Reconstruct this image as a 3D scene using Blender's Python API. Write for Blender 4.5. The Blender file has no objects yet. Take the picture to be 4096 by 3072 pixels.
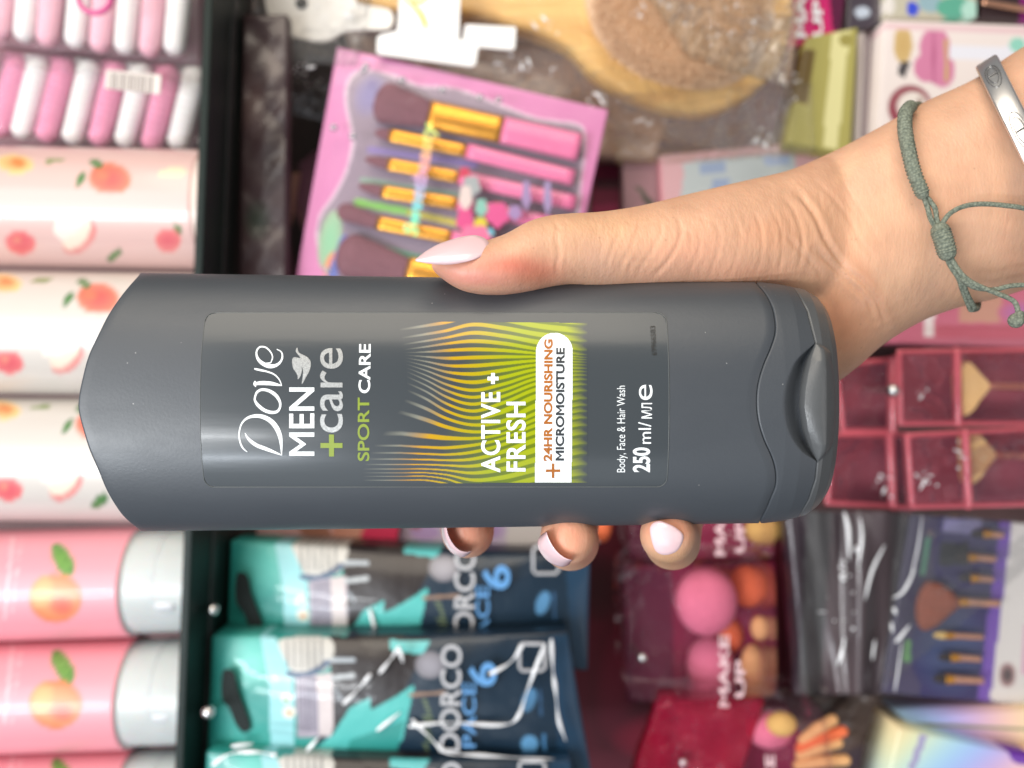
import bpy, bmesh, math, random
import numpy as np
from mathutils import Vector, Matrix

random.seed(7)
rng = np.random.default_rng(11)
SC = bpy.context.scene
COL = SC.collection

# ---------------------------------------------------------------- camera, light, exposure
S0 = 0.255 / 4096.0        # metres per photograph pixel in the plane of the bottle
D = 0.21                   # camera to bottle axis
cam_d = bpy.data.cameras.new('camera')
cam = bpy.data.objects.new('camera', cam_d)
COL.objects.link(cam)
cam.matrix_world = Matrix(((0, 1, 0, 0), (0, 0, -1, -D), (-1, 0, 0, 0), (0, 0, 0, 1)))
cam_d.sensor_width = 36.0
cam_d.lens = 36.0 * D / 0.255
cam_d.clip_start = 0.005
cam_d.clip_end = 30
cam_d.dof.use_dof = True
cam_d.dof.focus_distance = D - 0.012
cam_d.dof.aperture_fstop = 9.0
cam_d.dof.aperture_blades = 0
SC.camera = cam

w = bpy.data.worlds.new('World')
SC.world = w
w.use_nodes = True
w.node_tree.nodes['Background'].inputs[0].default_value = (0.93, 0.96, 1.0, 1)
w.node_tree.nodes['Background'].inputs[1].default_value = 0.18


def area(name, loc, target, sx, sy, power, color):
    l = bpy.data.lights.new(name, 'AREA')
    l.shape = 'RECTANGLE'
    l.size = sx
    l.size_y = sy
    l.energy = power
    l.color = color
    o = bpy.data.objects.new(name, l)
    COL.objects.link(o)
    o.location = loc
    d = Vector(target) - Vector(loc)
    o.rotation_euler = d.to_track_quat('-Z', 'Y').to_euler()
    return o


# shop lamps: a warm broad one beyond the right of the shelf, cool ceiling tubes above and behind the photographer
area('warm_shop_lamp', (0.85, -0.65, 0.15), (0, 0.1, 0), 0.8, 0.9, 12.0, (1.0, 0.89, 0.74))
area('cool_shop_lamp', (-0.75, -0.85, 0.10), (0, 0.1, 0), 0.5, 0.9, 1.8, (0.86, 0.93, 1.0))
area('ceiling_lamp', (0.10, -1.25, 0.95), (0, 0.2, 0), 1.3, 0.7, 12.0, (1.0, 0.975, 0.95))
area('ceiling_tube', (-0.20, -0.75, 0.62), (0, 0, 0.05), 0.03, 0.7, 6.0, (0.95, 0.98, 1.0))
area('ceiling_tube', (-0.42, -0.80, 0.62), (0, 0, 0.05), 0.03, 0.7, 5.0, (0.85, 0.92, 1.0))
area('low_fill', (-0.25, -0.65, -0.95), (-0.02, 0, -0.1), 0.9, 0.5, 1.5, (1.0, 0.95, 0.93))  # added fill from below, no such lamp in the shop

SC.view_settings.view_transform = 'Standard'
SC.view_settings.look = 'None'
SC.view_settings.exposure = 0.0
SC.view_settings.gamma = 1.0
SC.render.engine = 'CYCLES'
SC.cycles.use_denoising = True
SC.cycles.max_bounces = 10
SC.cycles.transparent_max_bounces = 24
SC.cycles.caustics_reflective = False
SC.cycles.caustics_refractive = False
SC.cycles.sample_clamp_indirect = 4.0


# ---------------------------------------------------------------- helpers
def sc(d):
    return S0 * (D + d) / D


def P(px, py, d=0.0):
    """photograph direction + distance behind the bottle plane -> point in metres"""
    s = S0 * (D + d) / D
    return Vector(((1536.0 - py) * s, d, (2048.0 - px) * s))


def PA(px, py, d):
    px = np.asarray(px, float); py = np.asarray(py, float); d = np.asarray(d, float)
    s = S0 * (D + d) / D
    return np.stack([(1536.0 - py) * s, np.broadcast_to(d, px.shape) + 0 * px, (2048.0 - px) * s], -1)


def lin(c):
    c = np.asarray(c, float) / 255.0
    return np.where(c <= 0.04045, c / 12.92, ((c + 0.055) / 1.055) ** 2.4)


ALB = 0.85


def A(r, g, b):
    v = lin((r, g, b)) * ALB
    return (float(v[0]), float(v[1]), float(v[2]), 1.0)


WL = {}


def finish(ob, parent, name, loc=None):
    COL.objects.link(ob)
    if parent is not None:
        ob.parent = parent


def make(name, V, F, mat, parent=None, smooth=True, colors=None, mats=None, fmat=None, bevel=None):
    """one mesh object with its origin at the middle of its own shape"""
    V = np.asarray(V, float)
    c = (V.min(0) + V.max(0)) / 2
    me = bpy.data.meshes.new(name)
    me.from_pydata([tuple(v) for v in (V - c)], [], [tuple(int(i) for i in f) for f in F])
    me.validate()
    if mats:
        for m in mats:
            me.materials.append(m)
        me.polygons.foreach_set('material_index', np.asarray(fmat, np.int32))
    else:
        me.materials.append(mat)
    if colors is not None:
        ca = me.color_attributes.new('Col', 'FLOAT_COLOR', 'POINT')
        cc = np.ones((len(V), 4), np.float32)
        cc[:, :3] = np.asarray(colors)[:, :3]
        ca.data.foreach_set('color', cc.ravel())
    bm = bmesh.new(); bm.from_mesh(me)
    bmesh.ops.recalc_face_normals(bm, faces=bm.faces)
    bm.to_mesh(me); bm.free()
    if smooth:
        me.polygons.foreach_set('use_smooth', np.ones(len(me.polygons), bool))
    ob = bpy.data.objects.new(name, me)
    COL.objects.link(ob)
    if parent is not None:
        pl = WL[parent.name]
        ob.parent = parent
        ob.location = Vector(c) - pl
    else:
        ob.location = c
    WL[ob.name] = Vector(c)
    if bevel:
        m = ob.modifiers.new('b', 'BEVEL'); m.width = bevel; m.segments = 3; m.limit_method = 'ANGLE'
    return ob


def tag(o, label, cat, group=None, kind=None):
    o['label'] = label
    o['category'] = cat
    if group: o['group'] = group
    if kind: o['kind'] = kind
    return o


def thing(name, label, cat, loc, group=None):
    o = bpy.data.objects.new(name, None)
    COL.objects.link(o)
    o.location = loc
    o.empty_display_size = 0.01
    WL[o.name] = Vector(loc)
    return tag(o, label, cat, group)


def dup(root, delta, label, group=None):
    """a copy of a thing with copies of its parts and sub-parts"""
    r = root.copy(); COL.objects.link(r)
    r.location = root.location + Vector(delta)
    r['label'] = label
    if group: r['group'] = group
    WL[r.name] = WL[root.name] + Vector(delta)
    for ch in list(root.children):
        c = ch.copy(); COL.objects.link(c); c.parent = r
        for g in ch.children:
            q = g.copy(); COL.objects.link(q); q.parent = c
    return r


# ---------------------------------------------------------------- materials
def newmat(name):
    m = bpy.data.materials.new(name); m.use_nodes = True
    nt = m.node_tree
    return m, nt, nt.nodes['Principled BSDF']


def noise_bump(nt, b, scale, strength, dist=0.001, detail=4, coord='Object', scl=None):
    tc = nt.nodes.new('ShaderNodeTexCoord')
    n = nt.nodes.new('ShaderNodeTexNoise'); n.inputs['Scale'].default_value = scale; n.inputs['Detail'].default_value = detail
    if scl:
        mp = nt.nodes.new('ShaderNodeMapping'); mp.inputs['Scale'].default_value = scl
        nt.links.new(tc.outputs[coord], mp.inputs[0]); nt.links.new(mp.outputs[0], n.inputs['Vector'])
    else:
        nt.links.new(tc.outputs[coord], n.inputs['Vector'])
    bp = nt.nodes.new('ShaderNodeBump'); bp.inputs['Strength'].default_value = strength; bp.inputs['Distance'].default_value = dist
    nt.links.new(n.outputs['Fac'], bp.inputs['Height'])
    nt.links.new(bp.outputs['Normal'], b.inputs['Normal'])
    return n, bp


def plain(name, col, rough=0.5, metal=0.0, var=0.06, vscale=300, bump=0.0, bscale=800, coat=0.0, sss=0.0, spec=0.5):
    m, nt, b = newmat(name)
    tc = nt.nodes.new('ShaderNodeTexCoord')
    n = nt.nodes.new('ShaderNodeTexNoise'); n.inputs['Scale'].default_value = vscale; n.inputs['Detail'].default_value = 3
    nt.links.new(tc.outputs['Object'], n.inputs['Vector'])
    r = nt.nodes.new('ShaderNodeValToRGB')
    c = np.array(col[:3])
    r.color_ramp.elements[0].position = 0.3; r.color_ramp.elements[1].position = 0.7
    r.color_ramp.elements[0].color = (*np.clip(c * (1 - var), 0, 1), 1)
    r.color_ramp.elements[1].color = (*np.clip(c * (1 + var), 0, 1), 1)
    nt.links.new(n.outputs['Fac'], r.inputs[0]); nt.links.new(r.outputs[0], b.inputs['Base Color'])
    b.inputs['Roughness'].default_value = rough
    b.inputs['Metallic'].default_value = metal
    b.inputs['Coat Weight'].default_value = coat
    b.inputs['Specular IOR Level'].default_value = spec
    if sss:
        b.inputs['Subsurface Weight'].default_value = sss
        b.inputs['Subsurface Scale'].default_value = 0.004
    if bump:
        noise_bump(nt, b, bscale, bump, 0.0005)
    return m


def colmat(name, rough=0.45, coat=0.0, bump=0.0, bscale=120, metal=0.0, sheen=0.0):
    m, nt, b = newmat(name)
    at = nt.nodes.new('ShaderNodeAttribute'); at.attribute_name = 'Col'
    nt.links.new(at.outputs['Color'], b.inputs['Base Color'])
    b.inputs['Roughness'].default_value = rough
    b.inputs['Coat Weight'].default_value = coat
    b.inputs['Coat Roughness'].default_value = 0.08
    b.inputs['Metallic'].default_value = metal
    if bump:
        noise_bump(nt, b, bscale, bump, 0.002)
    return m


def film(name, tint=(1, 1, 1), gloss=0.25, opac=0.05, bump=0.7, bscale=45, rough=0.08, body=(0.8, 0.8, 0.8), gk=0.5):
    """clear crinkled plastic: mostly see-through, with sharp reflections"""
    m = bpy.data.materials.new(name); m.use_nodes = True
    nt = m.node_tree; nt.nodes.clear()
    out = nt.nodes.new('ShaderNodeOutputMaterial')
    tr = nt.nodes.new('ShaderNodeBsdfTransparent'); tr.inputs[0].default_value = (*tint, 1)
    gl = nt.nodes.new('ShaderNodeBsdfGlossy'); gl.inputs['Roughness'].default_value = rough; gl.inputs['Color'].default_value = (0.9, 0.9, 0.9, 1)
    df = nt.nodes.new('ShaderNodeBsdfDiffuse'); df.inputs[0].default_value = (*body, 1)
    tc = nt.nodes.new('ShaderNodeTexCoord')
    n = nt.nodes.new('ShaderNodeTexNoise'); n.inputs['Scale'].default_value = bscale; n.inputs['Detail'].default_value = 3
    n.inputs['Distortion'].default_value = 1.2
    nt.links.new(tc.outputs['Object'], n.inputs['Vector'])
    bp = nt.nodes.new('ShaderNodeBump'); bp.inputs['Strength'].default_value = bump; bp.inputs['Distance'].default_value = 0.006
    nt.links.new(n.outputs['Fac'], bp.inputs['Height'])
    nt.links.new(bp.outputs[0], gl.inputs['Normal'])
    lw = nt.nodes.new('ShaderNodeLayerWeight'); lw.inputs[0].default_value = gloss
    nt.links.new(bp.outputs[0], lw.inputs['Normal'])
    m1 = nt.nodes.new('ShaderNodeMixShader'); m1.inputs[0].default_value = opac
    nt.links.new(tr.outputs[0], m1.inputs[1]); nt.links.new(df.outputs[0], m1.inputs[2])
    m2 = nt.nodes.new('ShaderNodeMixShader')
    mk = nt.nodes.new('ShaderNodeMath'); mk.operation = 'MULTIPLY'; mk.inputs[1].default_value = gk
    nt.links.new(lw.outputs['Fresnel'], mk.inputs[0]); nt.links.new(mk.outputs[0], m2.inputs[0])
    nt.links.new(m1.outputs[0], m2.inputs[1]); nt.links.new(gl.outputs[0], m2.inputs[2])
    nt.links.new(m2.outputs[0], out.inputs[0])
    return m


# ---------------------------------------------------------------- 2-D colour patterns (printed artwork) evaluated on vertices
def inpoly(X, Y, poly):
    inside = np.zeros(X.shape, bool)
    n = len(poly)
    for i in range(n):
        x1, y1 = poly[i]; x2, y2 = poly[(i + 1) % n]
        if y1 == y2: continue
        c = ((y1 > Y) != (y2 > Y)) & (X < (x2 - x1) * (Y - y1) / (y2 - y1) + x1)
        inside ^= c
    return inside


def segdist(X, Y, pts):
    dmin = np.full(X.shape, 1e9)
    for (x1, y1), (x2, y2) in zip(pts[:-1], pts[1:]):
        dx, dy = x2 - x1, y2 - y1
        L = dx * dx + dy * dy + 1e-9
        t = np.clip(((X - x1) * dx + (Y - y1) * dy) / L, 0, 1)
        dmin = np.minimum(dmin, np.hypot(X - x1 - t * dx, Y - y1 - t * dy))
    return dmin


def paint(X, Y, base, shapes):
    """base: rgb or callable; shapes drawn in order. ell(cx,cy,rx,ry,deg,rgb[,rgb edge]) poly(pts,rgb) line(pts,w,rgb)"""
    C = np.zeros(X.shape + (3,))
    C[:] = base(X, Y) if callable(base) else lin(base) * ALB
    for s in shapes:
        if s[0] == 'ell':
            _, cx, cy, rx, ry, deg, c1 = s[:7]
            c2 = s[7] if len(s) > 7 else c1
            a = math.radians(deg)
            u = ((X - cx) * math.cos(a) + (Y - cy) * math.sin(a)) / rx
            v = (-(X - cx) * math.sin(a) + (Y - cy) * math.cos(a)) / ry
            r = np.sqrt(u * u + v * v)
            k = np.clip((1 - r) / 0.08 + 0.5, 0, 1)[..., None]
            mix = np.clip(r, 0, 1)[..., None] ** 2
            c = (lin(c1) * (1 - mix) + lin(c2) * mix) * ALB
            C = C * (1 - k) + c * k
        elif s[0] == 'poly':
            k = inpoly(X, Y, s[1])
            C[k] = lin(s[2]) * ALB
        elif s[0] == 'line':
            d = segdist(X, Y, s[1])
            k = np.clip((s[2] / 2 - d) / 3 + 0.5, 0, 1)[..., None]
            C = C * (1 - k) + lin(s[3]) * ALB * k
    return C


def slab(name, quad, d, thick, mat, parent=None, step=8, base=(200, 200, 200), shapes=(), depth=None, smooth=True, inset=0.0, rnd=0.0):
    """a flat or cushioned body: front sheet over a pixel quad (TL,TR,BR,BL), real thickness behind it"""
    q = np.array(quad, float)
    wd = max(np.linalg.norm(q[1] - q[0]), np.linalg.norm(q[2] - q[3]))
    hg = max(np.linalg.norm(q[3] - q[0]), np.linalg.norm(q[2] - q[1]))
    nx = max(2, int(wd / step)); ny = max(2, int(hg / step))
    u, v = np.meshgrid(np.linspace(0, 1, nx + 1), np.linspace(0, 1, ny + 1))
    if rnd:
        # rounded corners: pull the border in
        uu, vv = 2 * u - 1, 2 * v - 1
        k = 1 - rnd * (np.abs(uu) ** 6) * (np.abs(vv) ** 6)
        u, v = (uu * k + 1) / 2, (vv * k + 1) / 2
    X = (1 - u) * (1 - v) * q[0, 0] + u * (1 - v) * q[1, 0] + u * v * q[2, 0] + (1 - u) * v * q[3, 0]
    Y = (1 - u) * (1 - v) * q[0, 1] + u * (1 - v) * q[1, 1] + u * v * q[2, 1] + (1 - u) * v * q[3, 1]
    dd = np.full(X.shape, float(d))
    if depth is not None:
        dd = dd + depth(u, v, X, Y)
    F1 = PA(X, Y, dd).reshape(-1, 3)
    # back: the same sheet moved straight back by the thickness
    B1 = F1.copy(); B1[:, 1] = d + thick
    n = (nx + 1) * (ny + 1)
    idx = np.arange(n).reshape(ny + 1, nx + 1)
    F = []
    for j in range(ny):
        for i in range(nx):
            a, b, c, e = idx[j, i], idx[j, i + 1], idx[j + 1, i + 1], idx[j + 1, i]
            F.append((a, b, c, e)); 
    ring = list(idx[0, :]) + list(idx[1:, -1]) + list(idx[-1, -2::-1]) + list(idx[-2:0:-1, 0])
    m = len(ring)
    bv = B1[ring]
    V = np.vstack([F1, bv])
    for k in range(m):
        F.append((ring[k], ring[(k + 1) % m], n + (k + 1) % m, n + k))
    F.append(tuple(n + k for k in range(m)))
    C = paint(X, Y, base, shapes).reshape(-1, 3)
    C = np.vstack([C, C[ring]])
    return make(name, V, F, mat, parent, smooth=smooth, colors=C)


def smooth_poly(pts, n=6, closed=True):
    """Catmull-Rom through the points"""
    pts = [np.array(p, float) for p in pts]
    out = []
    N = len(pts)
    rngk = range(N) if closed else range(N - 1)
    for i in rngk:
        if closed:
            p0, p1, p2, p3 = pts[(i - 1) % N], pts[i], pts[(i + 1) % N], pts[(i + 2) % N]
        else:
            p0, p1, p2, p3 = pts[max(i - 1, 0)], pts[i], pts[i + 1], pts[min(i + 2, N - 1)]
        for k in range(n):
            t = k / n
            out.append(0.5 * ((2 * p1) + (-p0 + p2) * t + (2 * p0 - 5 * p1 + 4 * p2 - p3) * t * t + (-p0 + 3 * p1 - 3 * p2 + p3) * t ** 3))
    if not closed:
        out.append(pts[-1])
    return [tuple(o) for o in out]


def plate(name, poly, d, thick, mat, parent=None, rgb=(200, 200, 200), bev=None, smooth=False):
    """a cut-out plate with real thickness from a pixel outline"""
    n = len(poly)
    F1 = np.array([P(x, y, d) for x, y in poly])
    B1 = F1.copy(); B1[:, 1] = d + thick
    V = np.vstack([F1, B1])
    F = [tuple(range(n)), tuple(range(2 * n - 1, n - 1, -1))]
    for k in range(n):
        F.append((k, (k + 1) % n, n + (k + 1) % n, n + k))
    C = np.tile(lin(rgb) * ALB, (2 * n, 1))
    return make(name, V, F, mat, parent, smooth=smooth, colors=C, bevel=bev)


def tube_geo(path, radii, seg=20, flat=None, cap=True):
    """rings along a 3-D path; round ends"""
    pts = [Vector(p) for p in path]
    N = len(pts)
    V, F = [], []
    up = Vector((0.13, 0.21, 0.97)).normalized()
    prev = None
    rings = []
    P2, R2 = [], []
    for i in range(N):
        t = (pts[min(i + 1, N - 1)] - pts[max(i - 1, 0)]).normalized()
        P2.append((pts[i], t)); R2.append(radii[i] if hasattr(radii, '__len__') else radii)
    seq = []
    if cap:
        for a in (80, 60, 40, 20):
            r = R2[0]; seq.append((pts[0] - P2[0][1] * r * math.sin(math.radians(a)), P2[0][1], r * math.cos(math.radians(a))))
    for (p, t), r in zip(P2, R2):
        seq.append((p, t, r))
    if cap:
        for a in (20, 40, 60, 80):
            r = R2[-1]; seq.append((pts[-1] + P2[-1][1] * r * math.sin(math.radians(a)), P2[-1][1], r * math.cos(math.radians(a))))
    nrm = None
    for p, t, r in seq:
        if nrm is None:
            nrm = t.cross(up)
            if nrm.length < 1e-3: nrm = t.cross(Vector((1, 0, 0)))
        nrm = (nrm - t * nrm.dot(t)).normalized()
        bi = t.cross(nrm)
        base = len(V)
        for k in range(seg):
            a = 2 * math.pi * k / seg
            V.append(p + (nrm * math.cos(a) + bi * math.sin(a)) * r)
        if rings:
            b0 = rings[-1]
            for k in range(seg):
                F.append((b0 + k, b0 + (k + 1) % seg, base + (k + 1) % seg, base + k))
        rings.append(base)
    F.append(tuple(rings[0] + k for k in range(seg)))
    F.append(tuple(rings[-1] + k for k in range(seg - 1, -1, -1)))
    return V, F


def merge(*geos):
    V, F = [], []
    for v, f in geos:
        o = len(V)
        V += [tuple(x) for x in v]
        F += [tuple(i + o for i in q) for q in f]
    return V, F


def catmull3(pts, n=6):
    return [Vector(p) for p in smooth_poly([tuple(p) for p in pts], n, closed=False)]


def ball_geo(c, r, nu=16, nv=10, sx=1, sy=1, sz=1):
    V, F = [], []
    for j in range(nv + 1):
        ph = math.pi * j / nv
        for i in range(nu):
            th = 2 * math.pi * i / nu
            V.append((c[0] + r * sx * math.sin(ph) * math.cos(th), c[1] + r * sy * math.sin(ph) * math.sin(th), c[2] + r * sz * math.cos(ph)))
    for j in range(nv):
        for i in range(nu):
            F.append((j * nu + i, j * nu + (i + 1) % nu, (j + 1) * nu + (i + 1) % nu, (j + 1) * nu + i))
    return V, F


def _glyphs(s, bold, spacing, res):
    cu = bpy.data.curves.new('t', 'FONT')
    cu.body = s
    cu.size = 1.0
    cu.resolution_u = res
    cu.offset = bold
    cu.space_character = spacing
    ob = bpy.data.objects.new('t', cu)
    COL.objects.link(ob)
    dg = bpy.context.evaluated_depsgraph_get()
    me = bpy.data.meshes.new_from_object(ob.evaluated_get(dg))
    bpy.data.objects.remove(ob)
    V = np.array([v.co[:2] for v in me.vertices])
    F = [tuple(p.vertices) for p in me.polygons]
    bpy.data.meshes.remove(me)
    bpy.data.curves.remove(cu)
    return V, F


def text2d(s, bold=0.0, spacing=1.0, res=6):
    """glyph shapes of Blender's own font as 2-D vertices and faces (its M does not survive thickening: drawn here)"""
    V, F = _glyphs(s, bold, spacing, res)
    if bold and 'M' in s:
        V = [tuple(v) for v in V]
        for i, ch in enumerate(s):
            if ch != 'M': continue
            xr = _glyphs(s[:i + 1], 0, spacing, res)[0][:, 0].max() ; xl = xr - 0.636
            F = [f for f in F if not (xl - 0.03 < sum(V[k][0] for k in f) / len(f) < xr + 0.03)]
            b = bold; a0, a1 = xl - b, xr + b; w_ = 0.095 + 2 * b; y0, y1 = -b, 0.682 + b; cx = (a0 + a1) / 2
            vy = 0.40 - b * 1.5; uy = vy - 0.135 - 2.2 * b
            o = len(V)
            V += [(a0, y0), (a0 + w_, y0), (a0 + w_, 0.53 - 2.0 * b), (cx - .008, uy), (cx + .008, uy), (a1 - w_, 0.53 - 2.0 * b), (a1 - w_, y0), (a1, y0),
                  (a1, y1), (a1 - w_ * .93, y1), (cx, vy), (a0 + w_ * .93, y1), (a0, y1)]
            F += [(o, o + 1, o + 2, o + 12), (o + 2, o + 11, o + 12), (o + 2, o + 3, o + 10, o + 11), (o + 3, o + 4, o + 10), (o + 4, o + 5, o + 9, o + 10), (o + 5, o + 8, o + 9), (o + 5, o + 6, o + 7, o + 8)]
        used = sorted({i for f in F for i in f}); mp = {q: k for k, q in enumerate(used)}
        V = np.array([V[i] for i in used]); F = [tuple(mp[i] for i in f) for f in F]
    return V, F


def place_text(name, s, start, rd, length, height, mapper, mat, parent, bold=0.0, spacing=1.0, cuts=0, col=None, ref=None, slant=0.0):
    """s runs from pixel start along direction rd; height = cap height in pixels; ref gives the glyph height the cap height refers to"""
    V, F = text2d(s, bold, spacing)
    R, _ = text2d(ref or 'H', bold)
    h0, h1 = R[:, 1].min(), R[:, 1].max()
    x0, x1 = V[:, 0].min(), V[:, 0].max()
    u = (V[:, 0] - x0) / (x1 - x0) * length
    v = (V[:, 1] - h0) / (h1 - h0) * height
    u = u + slant * v
    bm = bmesh.new()
    vs = [bm.verts.new((a, b, 0)) for a, b in zip(u, v)]
    for f in F:
        try: bm.faces.new([vs[i] for i in f])
        except ValueError: pass
    bm.normal_update()
    if cuts:
        k = cuts
        while k < length:
            bmesh.ops.bisect_plane(bm, geom=bm.verts[:] + bm.edges[:] + bm.faces[:], plane_co=(k, 0, 0), plane_no=(1, 0, 0))
            k += cuts
    bm.verts.index_update()
    uv = np.array([v_.co[:2] for v_ in bm.verts])
    F = [tuple(v_.index for v_ in f.verts) for f in bm.faces]
    bm.free()
    r = np.array(rd, float); r /= np.linalg.norm(r)
    upv = np.array((r[1], -r[0]))
    px = start[0] + uv[:, 0] * r[0] + uv[:, 1] * upv[0]
    py = start[1] + uv[:, 0] * r[1] + uv[:, 1] * upv[1]
    W = mapper(px, py)
    C = None
    if col is not None:
        C = col(px, py)
    return make(name, W, F, mat, parent, smooth=False, colors=C)

# ================================================================ THE BOTTLE
NEXP = 2.3
YT = lambda a: np.interp(a, [555, 1200, 3030, 3100, 3190, 3235, 3265, 3285, 3297, 3302], [1095, 1104, 1132, 1140, 1157, 1182, 1215, 1255, 1310, 1400])
YB = lambda a: np.interp(a, [545, 2000, 3040, 3100, 3190, 3235, 3265, 3285, 3297, 3302], [2120, 2103, 2087, 2080, 2060, 2030, 1995, 1955, 1900, 1810])
HD = lambda a: np.interp(a, [300, 3040, 3100, 3190, 3240, 3270, 3290, 3302], [0.020, 0.020, 0.0197, 0.0183, 0.0160, 0.0137, 0.0108, 0.006])


def depth_prof(t):
    return np.clip(1 - np.abs(t) ** NEXP, 0, 1) ** (1 / NEXP)


def surf(a, t, sgn=-1.0, scale=1.0, push=0.0):
    """bottle surface: a = axial pixel in the axis plane, t = -1..1 across"""
    yc = (YT(a) + YB(a)) / 2; hw = (YB(a) - YT(a)) / 2
    lat = yc + hw * t * scale
    dep = sgn * (HD(a) * depth_prof(t) * scale + push)
    X = (1536 - lat) * S0
    Z = (2048 - a) * S0
    return X, dep + 0 * a, Z


def bottle_map(off=0.00006, slabdep=None):
    """photograph pixel -> point on the bottle's front, lifted by off"""
    def f(px, py):
        px = np.asarray(px, float); py = np.asarray(py, float)
        d = np.full(px.shape, -0.018)
        for _ in range(14):
            k = (D + d) / D
            a = 2048 + (px - 2048) * k
            y = 1536 + (py - 1536) * k
            yc = (YT(a) + YB(a)) / 2; hw = (YB(a) - YT(a)) / 2
            t = np.clip((y - yc) / hw, -0.995, 0.995)
            d = -(HD(a) * depth_prof(t) + off)
        k = (D + d) / D
        return np.stack([(1536 - py) * S0 * k, d, (2048 - px) * S0 * k], -1)
    return f


def inv_axial(ximg, t, a0):
    dep = HD(a0) * depth_prof(t)
    return 2048 + (ximg - 2048) * (D - dep) / D


yL = np.array([1095, 1152, 1240, 1335, 1417, 1506, 1588, 1619, 1664, 1714, 1796, 1885, 1973, 2036, 2058, 2103, 2123.])
xL = np.array([556, 506, 442, 392, 354, 329, 313, 310, 316, 329, 354, 392, 430, 468, 484, 530, 556.])
yS = np.array([1133, 1176, 1225, 1269, 1328, 1388, 1461, 1541, 1614, 1693, 1766, 1826, 1885, 1945, 1998, 2040, 2084.])
xS = np.array([3022, 3058, 3084, 3095, 3098, 3081, 3051, 3029, 3024, 3033, 3056, 3083, 3099, 3098, 3078, 3060, 3036.])
def smtab(x, xp, fp):
    # smooth interpolation (cubic Hermite)
    m = np.gradient(fp, xp)
    i = np.clip(np.searchsorted(xp, x) - 1, 0, len(xp) - 2)
    h = xp[i + 1] - xp[i]; s = np.clip((x - xp[i]) / h, 0, 1)
    return (1 + 2 * s) * (1 - s) ** 2 * fp[i] + s * (1 - s) ** 2 * h * m[i] + s * s * (3 - 2 * s) * fp[i + 1] + s * s * (s - 1) * h * m[i + 1]


def img_y(a, t):
    yc = (YT(a) + YB(a)) / 2; hw = (YB(a) - YT(a)) / 2
    dep = HD(a) * depth_prof(t)
    return 1536 + (yc + hw * t - 1536) * D / (D - dep)


NT = 240
TH = np.linspace(0, 2 * np.pi, NT, endpoint=False)
ct, st = np.cos(TH), np.sin(TH)
TT = np.sign(ct) * np.abs(ct) ** (2 / NEXP)
SG = -np.sign(np.where(np.abs(st) < 1e-9, 1, st))
a_left = inv_axial(smtab(img_y(500.0, TT), yL, xL), TT, 500.0)
a_seam = inv_axial(smtab(img_y(3050.0, TT), yS, xS), TT, 3050.0)


def ringpts(a, scale=1.0):
    X, Y, Z = surf(a, TT, SG, scale)
    return np.stack([X, Y, Z], -1)


def rings_mesh(rings, close0=True, close1=True):
    n = rings[0].shape[0]
    V = np.vstack(rings)
    F = []
    for j in range(len(rings) - 1):
        for i in range(n):
            F.append((j * n + i, j * n + (i + 1) % n, (j + 1) * n + (i + 1) % n, (j + 1) * n + i))
    if close0: F.append(tuple(range(n)))
    if close1: F.append(tuple((len(rings) - 1) * n + i for i in range(n - 1, -1, -1)))
    return V, F


# body plastic: slate grey, fine orange-peel and tiny dust specks
m, nt, b = newmat('slate_plastic')
b.inputs['Base Color'].default_value = (0.050, 0.057, 0.067, 1)
b.inputs['Roughness'].default_value = 0.46
b.inputs['Specular IOR Level'].default_value = 0.55
tc = nt.nodes.new('ShaderNodeTexCoord')
vo = nt.nodes.new('ShaderNodeTexVoronoi'); vo.inputs['Scale'].default_value = 430; vo.inputs['Randomness'].default_value = 1
nt.links.new(tc.outputs['Object'], vo.inputs['Vector'])
wn = nt.nodes.new('ShaderNodeMath'); wn.operation = 'LESS_THAN'; wn.inputs[1].default_value = 0.06
nt.links.new(vo.outputs['Distance'], wn.inputs[0])
sepc = nt.nodes.new('ShaderNodeSeparateColor'); nt.links.new(vo.outputs['Color'], sepc.inputs[0])
gt = nt.nodes.new('ShaderNodeMath'); gt.operation = 'GREATER_THAN'; gt.inputs[1].default_value = 0.93
nt.links.new(sepc.outputs[0], gt.inputs[0])
mu = nt.nodes.new('ShaderNodeMath'); mu.operation = 'MULTIPLY'
nt.links.new(wn.outputs[0], mu.inputs[0]); nt.links.new(gt.outputs[0], mu.inputs[1])
mx = nt.nodes.new('ShaderNodeMix'); mx.data_type = 'RGBA'
mx.inputs[6].default_value = (0.050, 0.057, 0.067, 1); mx.inputs[7].default_value = (0.30, 0.30, 0.30, 1)
nt.links.new(mu.outputs[0], mx.inputs[0]); nt.links.new(mx.outputs[2], b.inputs['Base Color'])
noise_bump(nt, b, 1400, 0.07, 0.0004, 3)
n9 = nt.nodes.new('ShaderNodeTexNoise'); n9.inputs['Scale'].default_value = 38; n9.inputs['Detail'].default_value = 6; n9.inputs['Roughness'].default_value = .65
mp9 = nt.nodes.new('ShaderNodeMapping'); mp9.inputs['Scale'].default_value = (1, 1, .35)
nt.links.new(tc.outputs['Object'], mp9.inputs[0]); nt.links.new(mp9.outputs[0], n9.inputs['Vector'])
mr9 = nt.nodes.new('ShaderNodeMapRange'); mr9.inputs[1].default_value = .3; mr9.inputs[2].default_value = .7; mr9.inputs[3].default_value = .36; mr9.inputs[4].default_value = .54
nt.links.new(n9.outputs['Fac'], mr9.inputs[0]); nt.links.new(mr9.outputs[0], b.inputs['Roughness'])
slate = m
lidm = plain('slate_lid_plastic', (0.080, 0.084, 0.088), 0.34, var=0.03, bump=0.10, bscale=1500)

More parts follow.
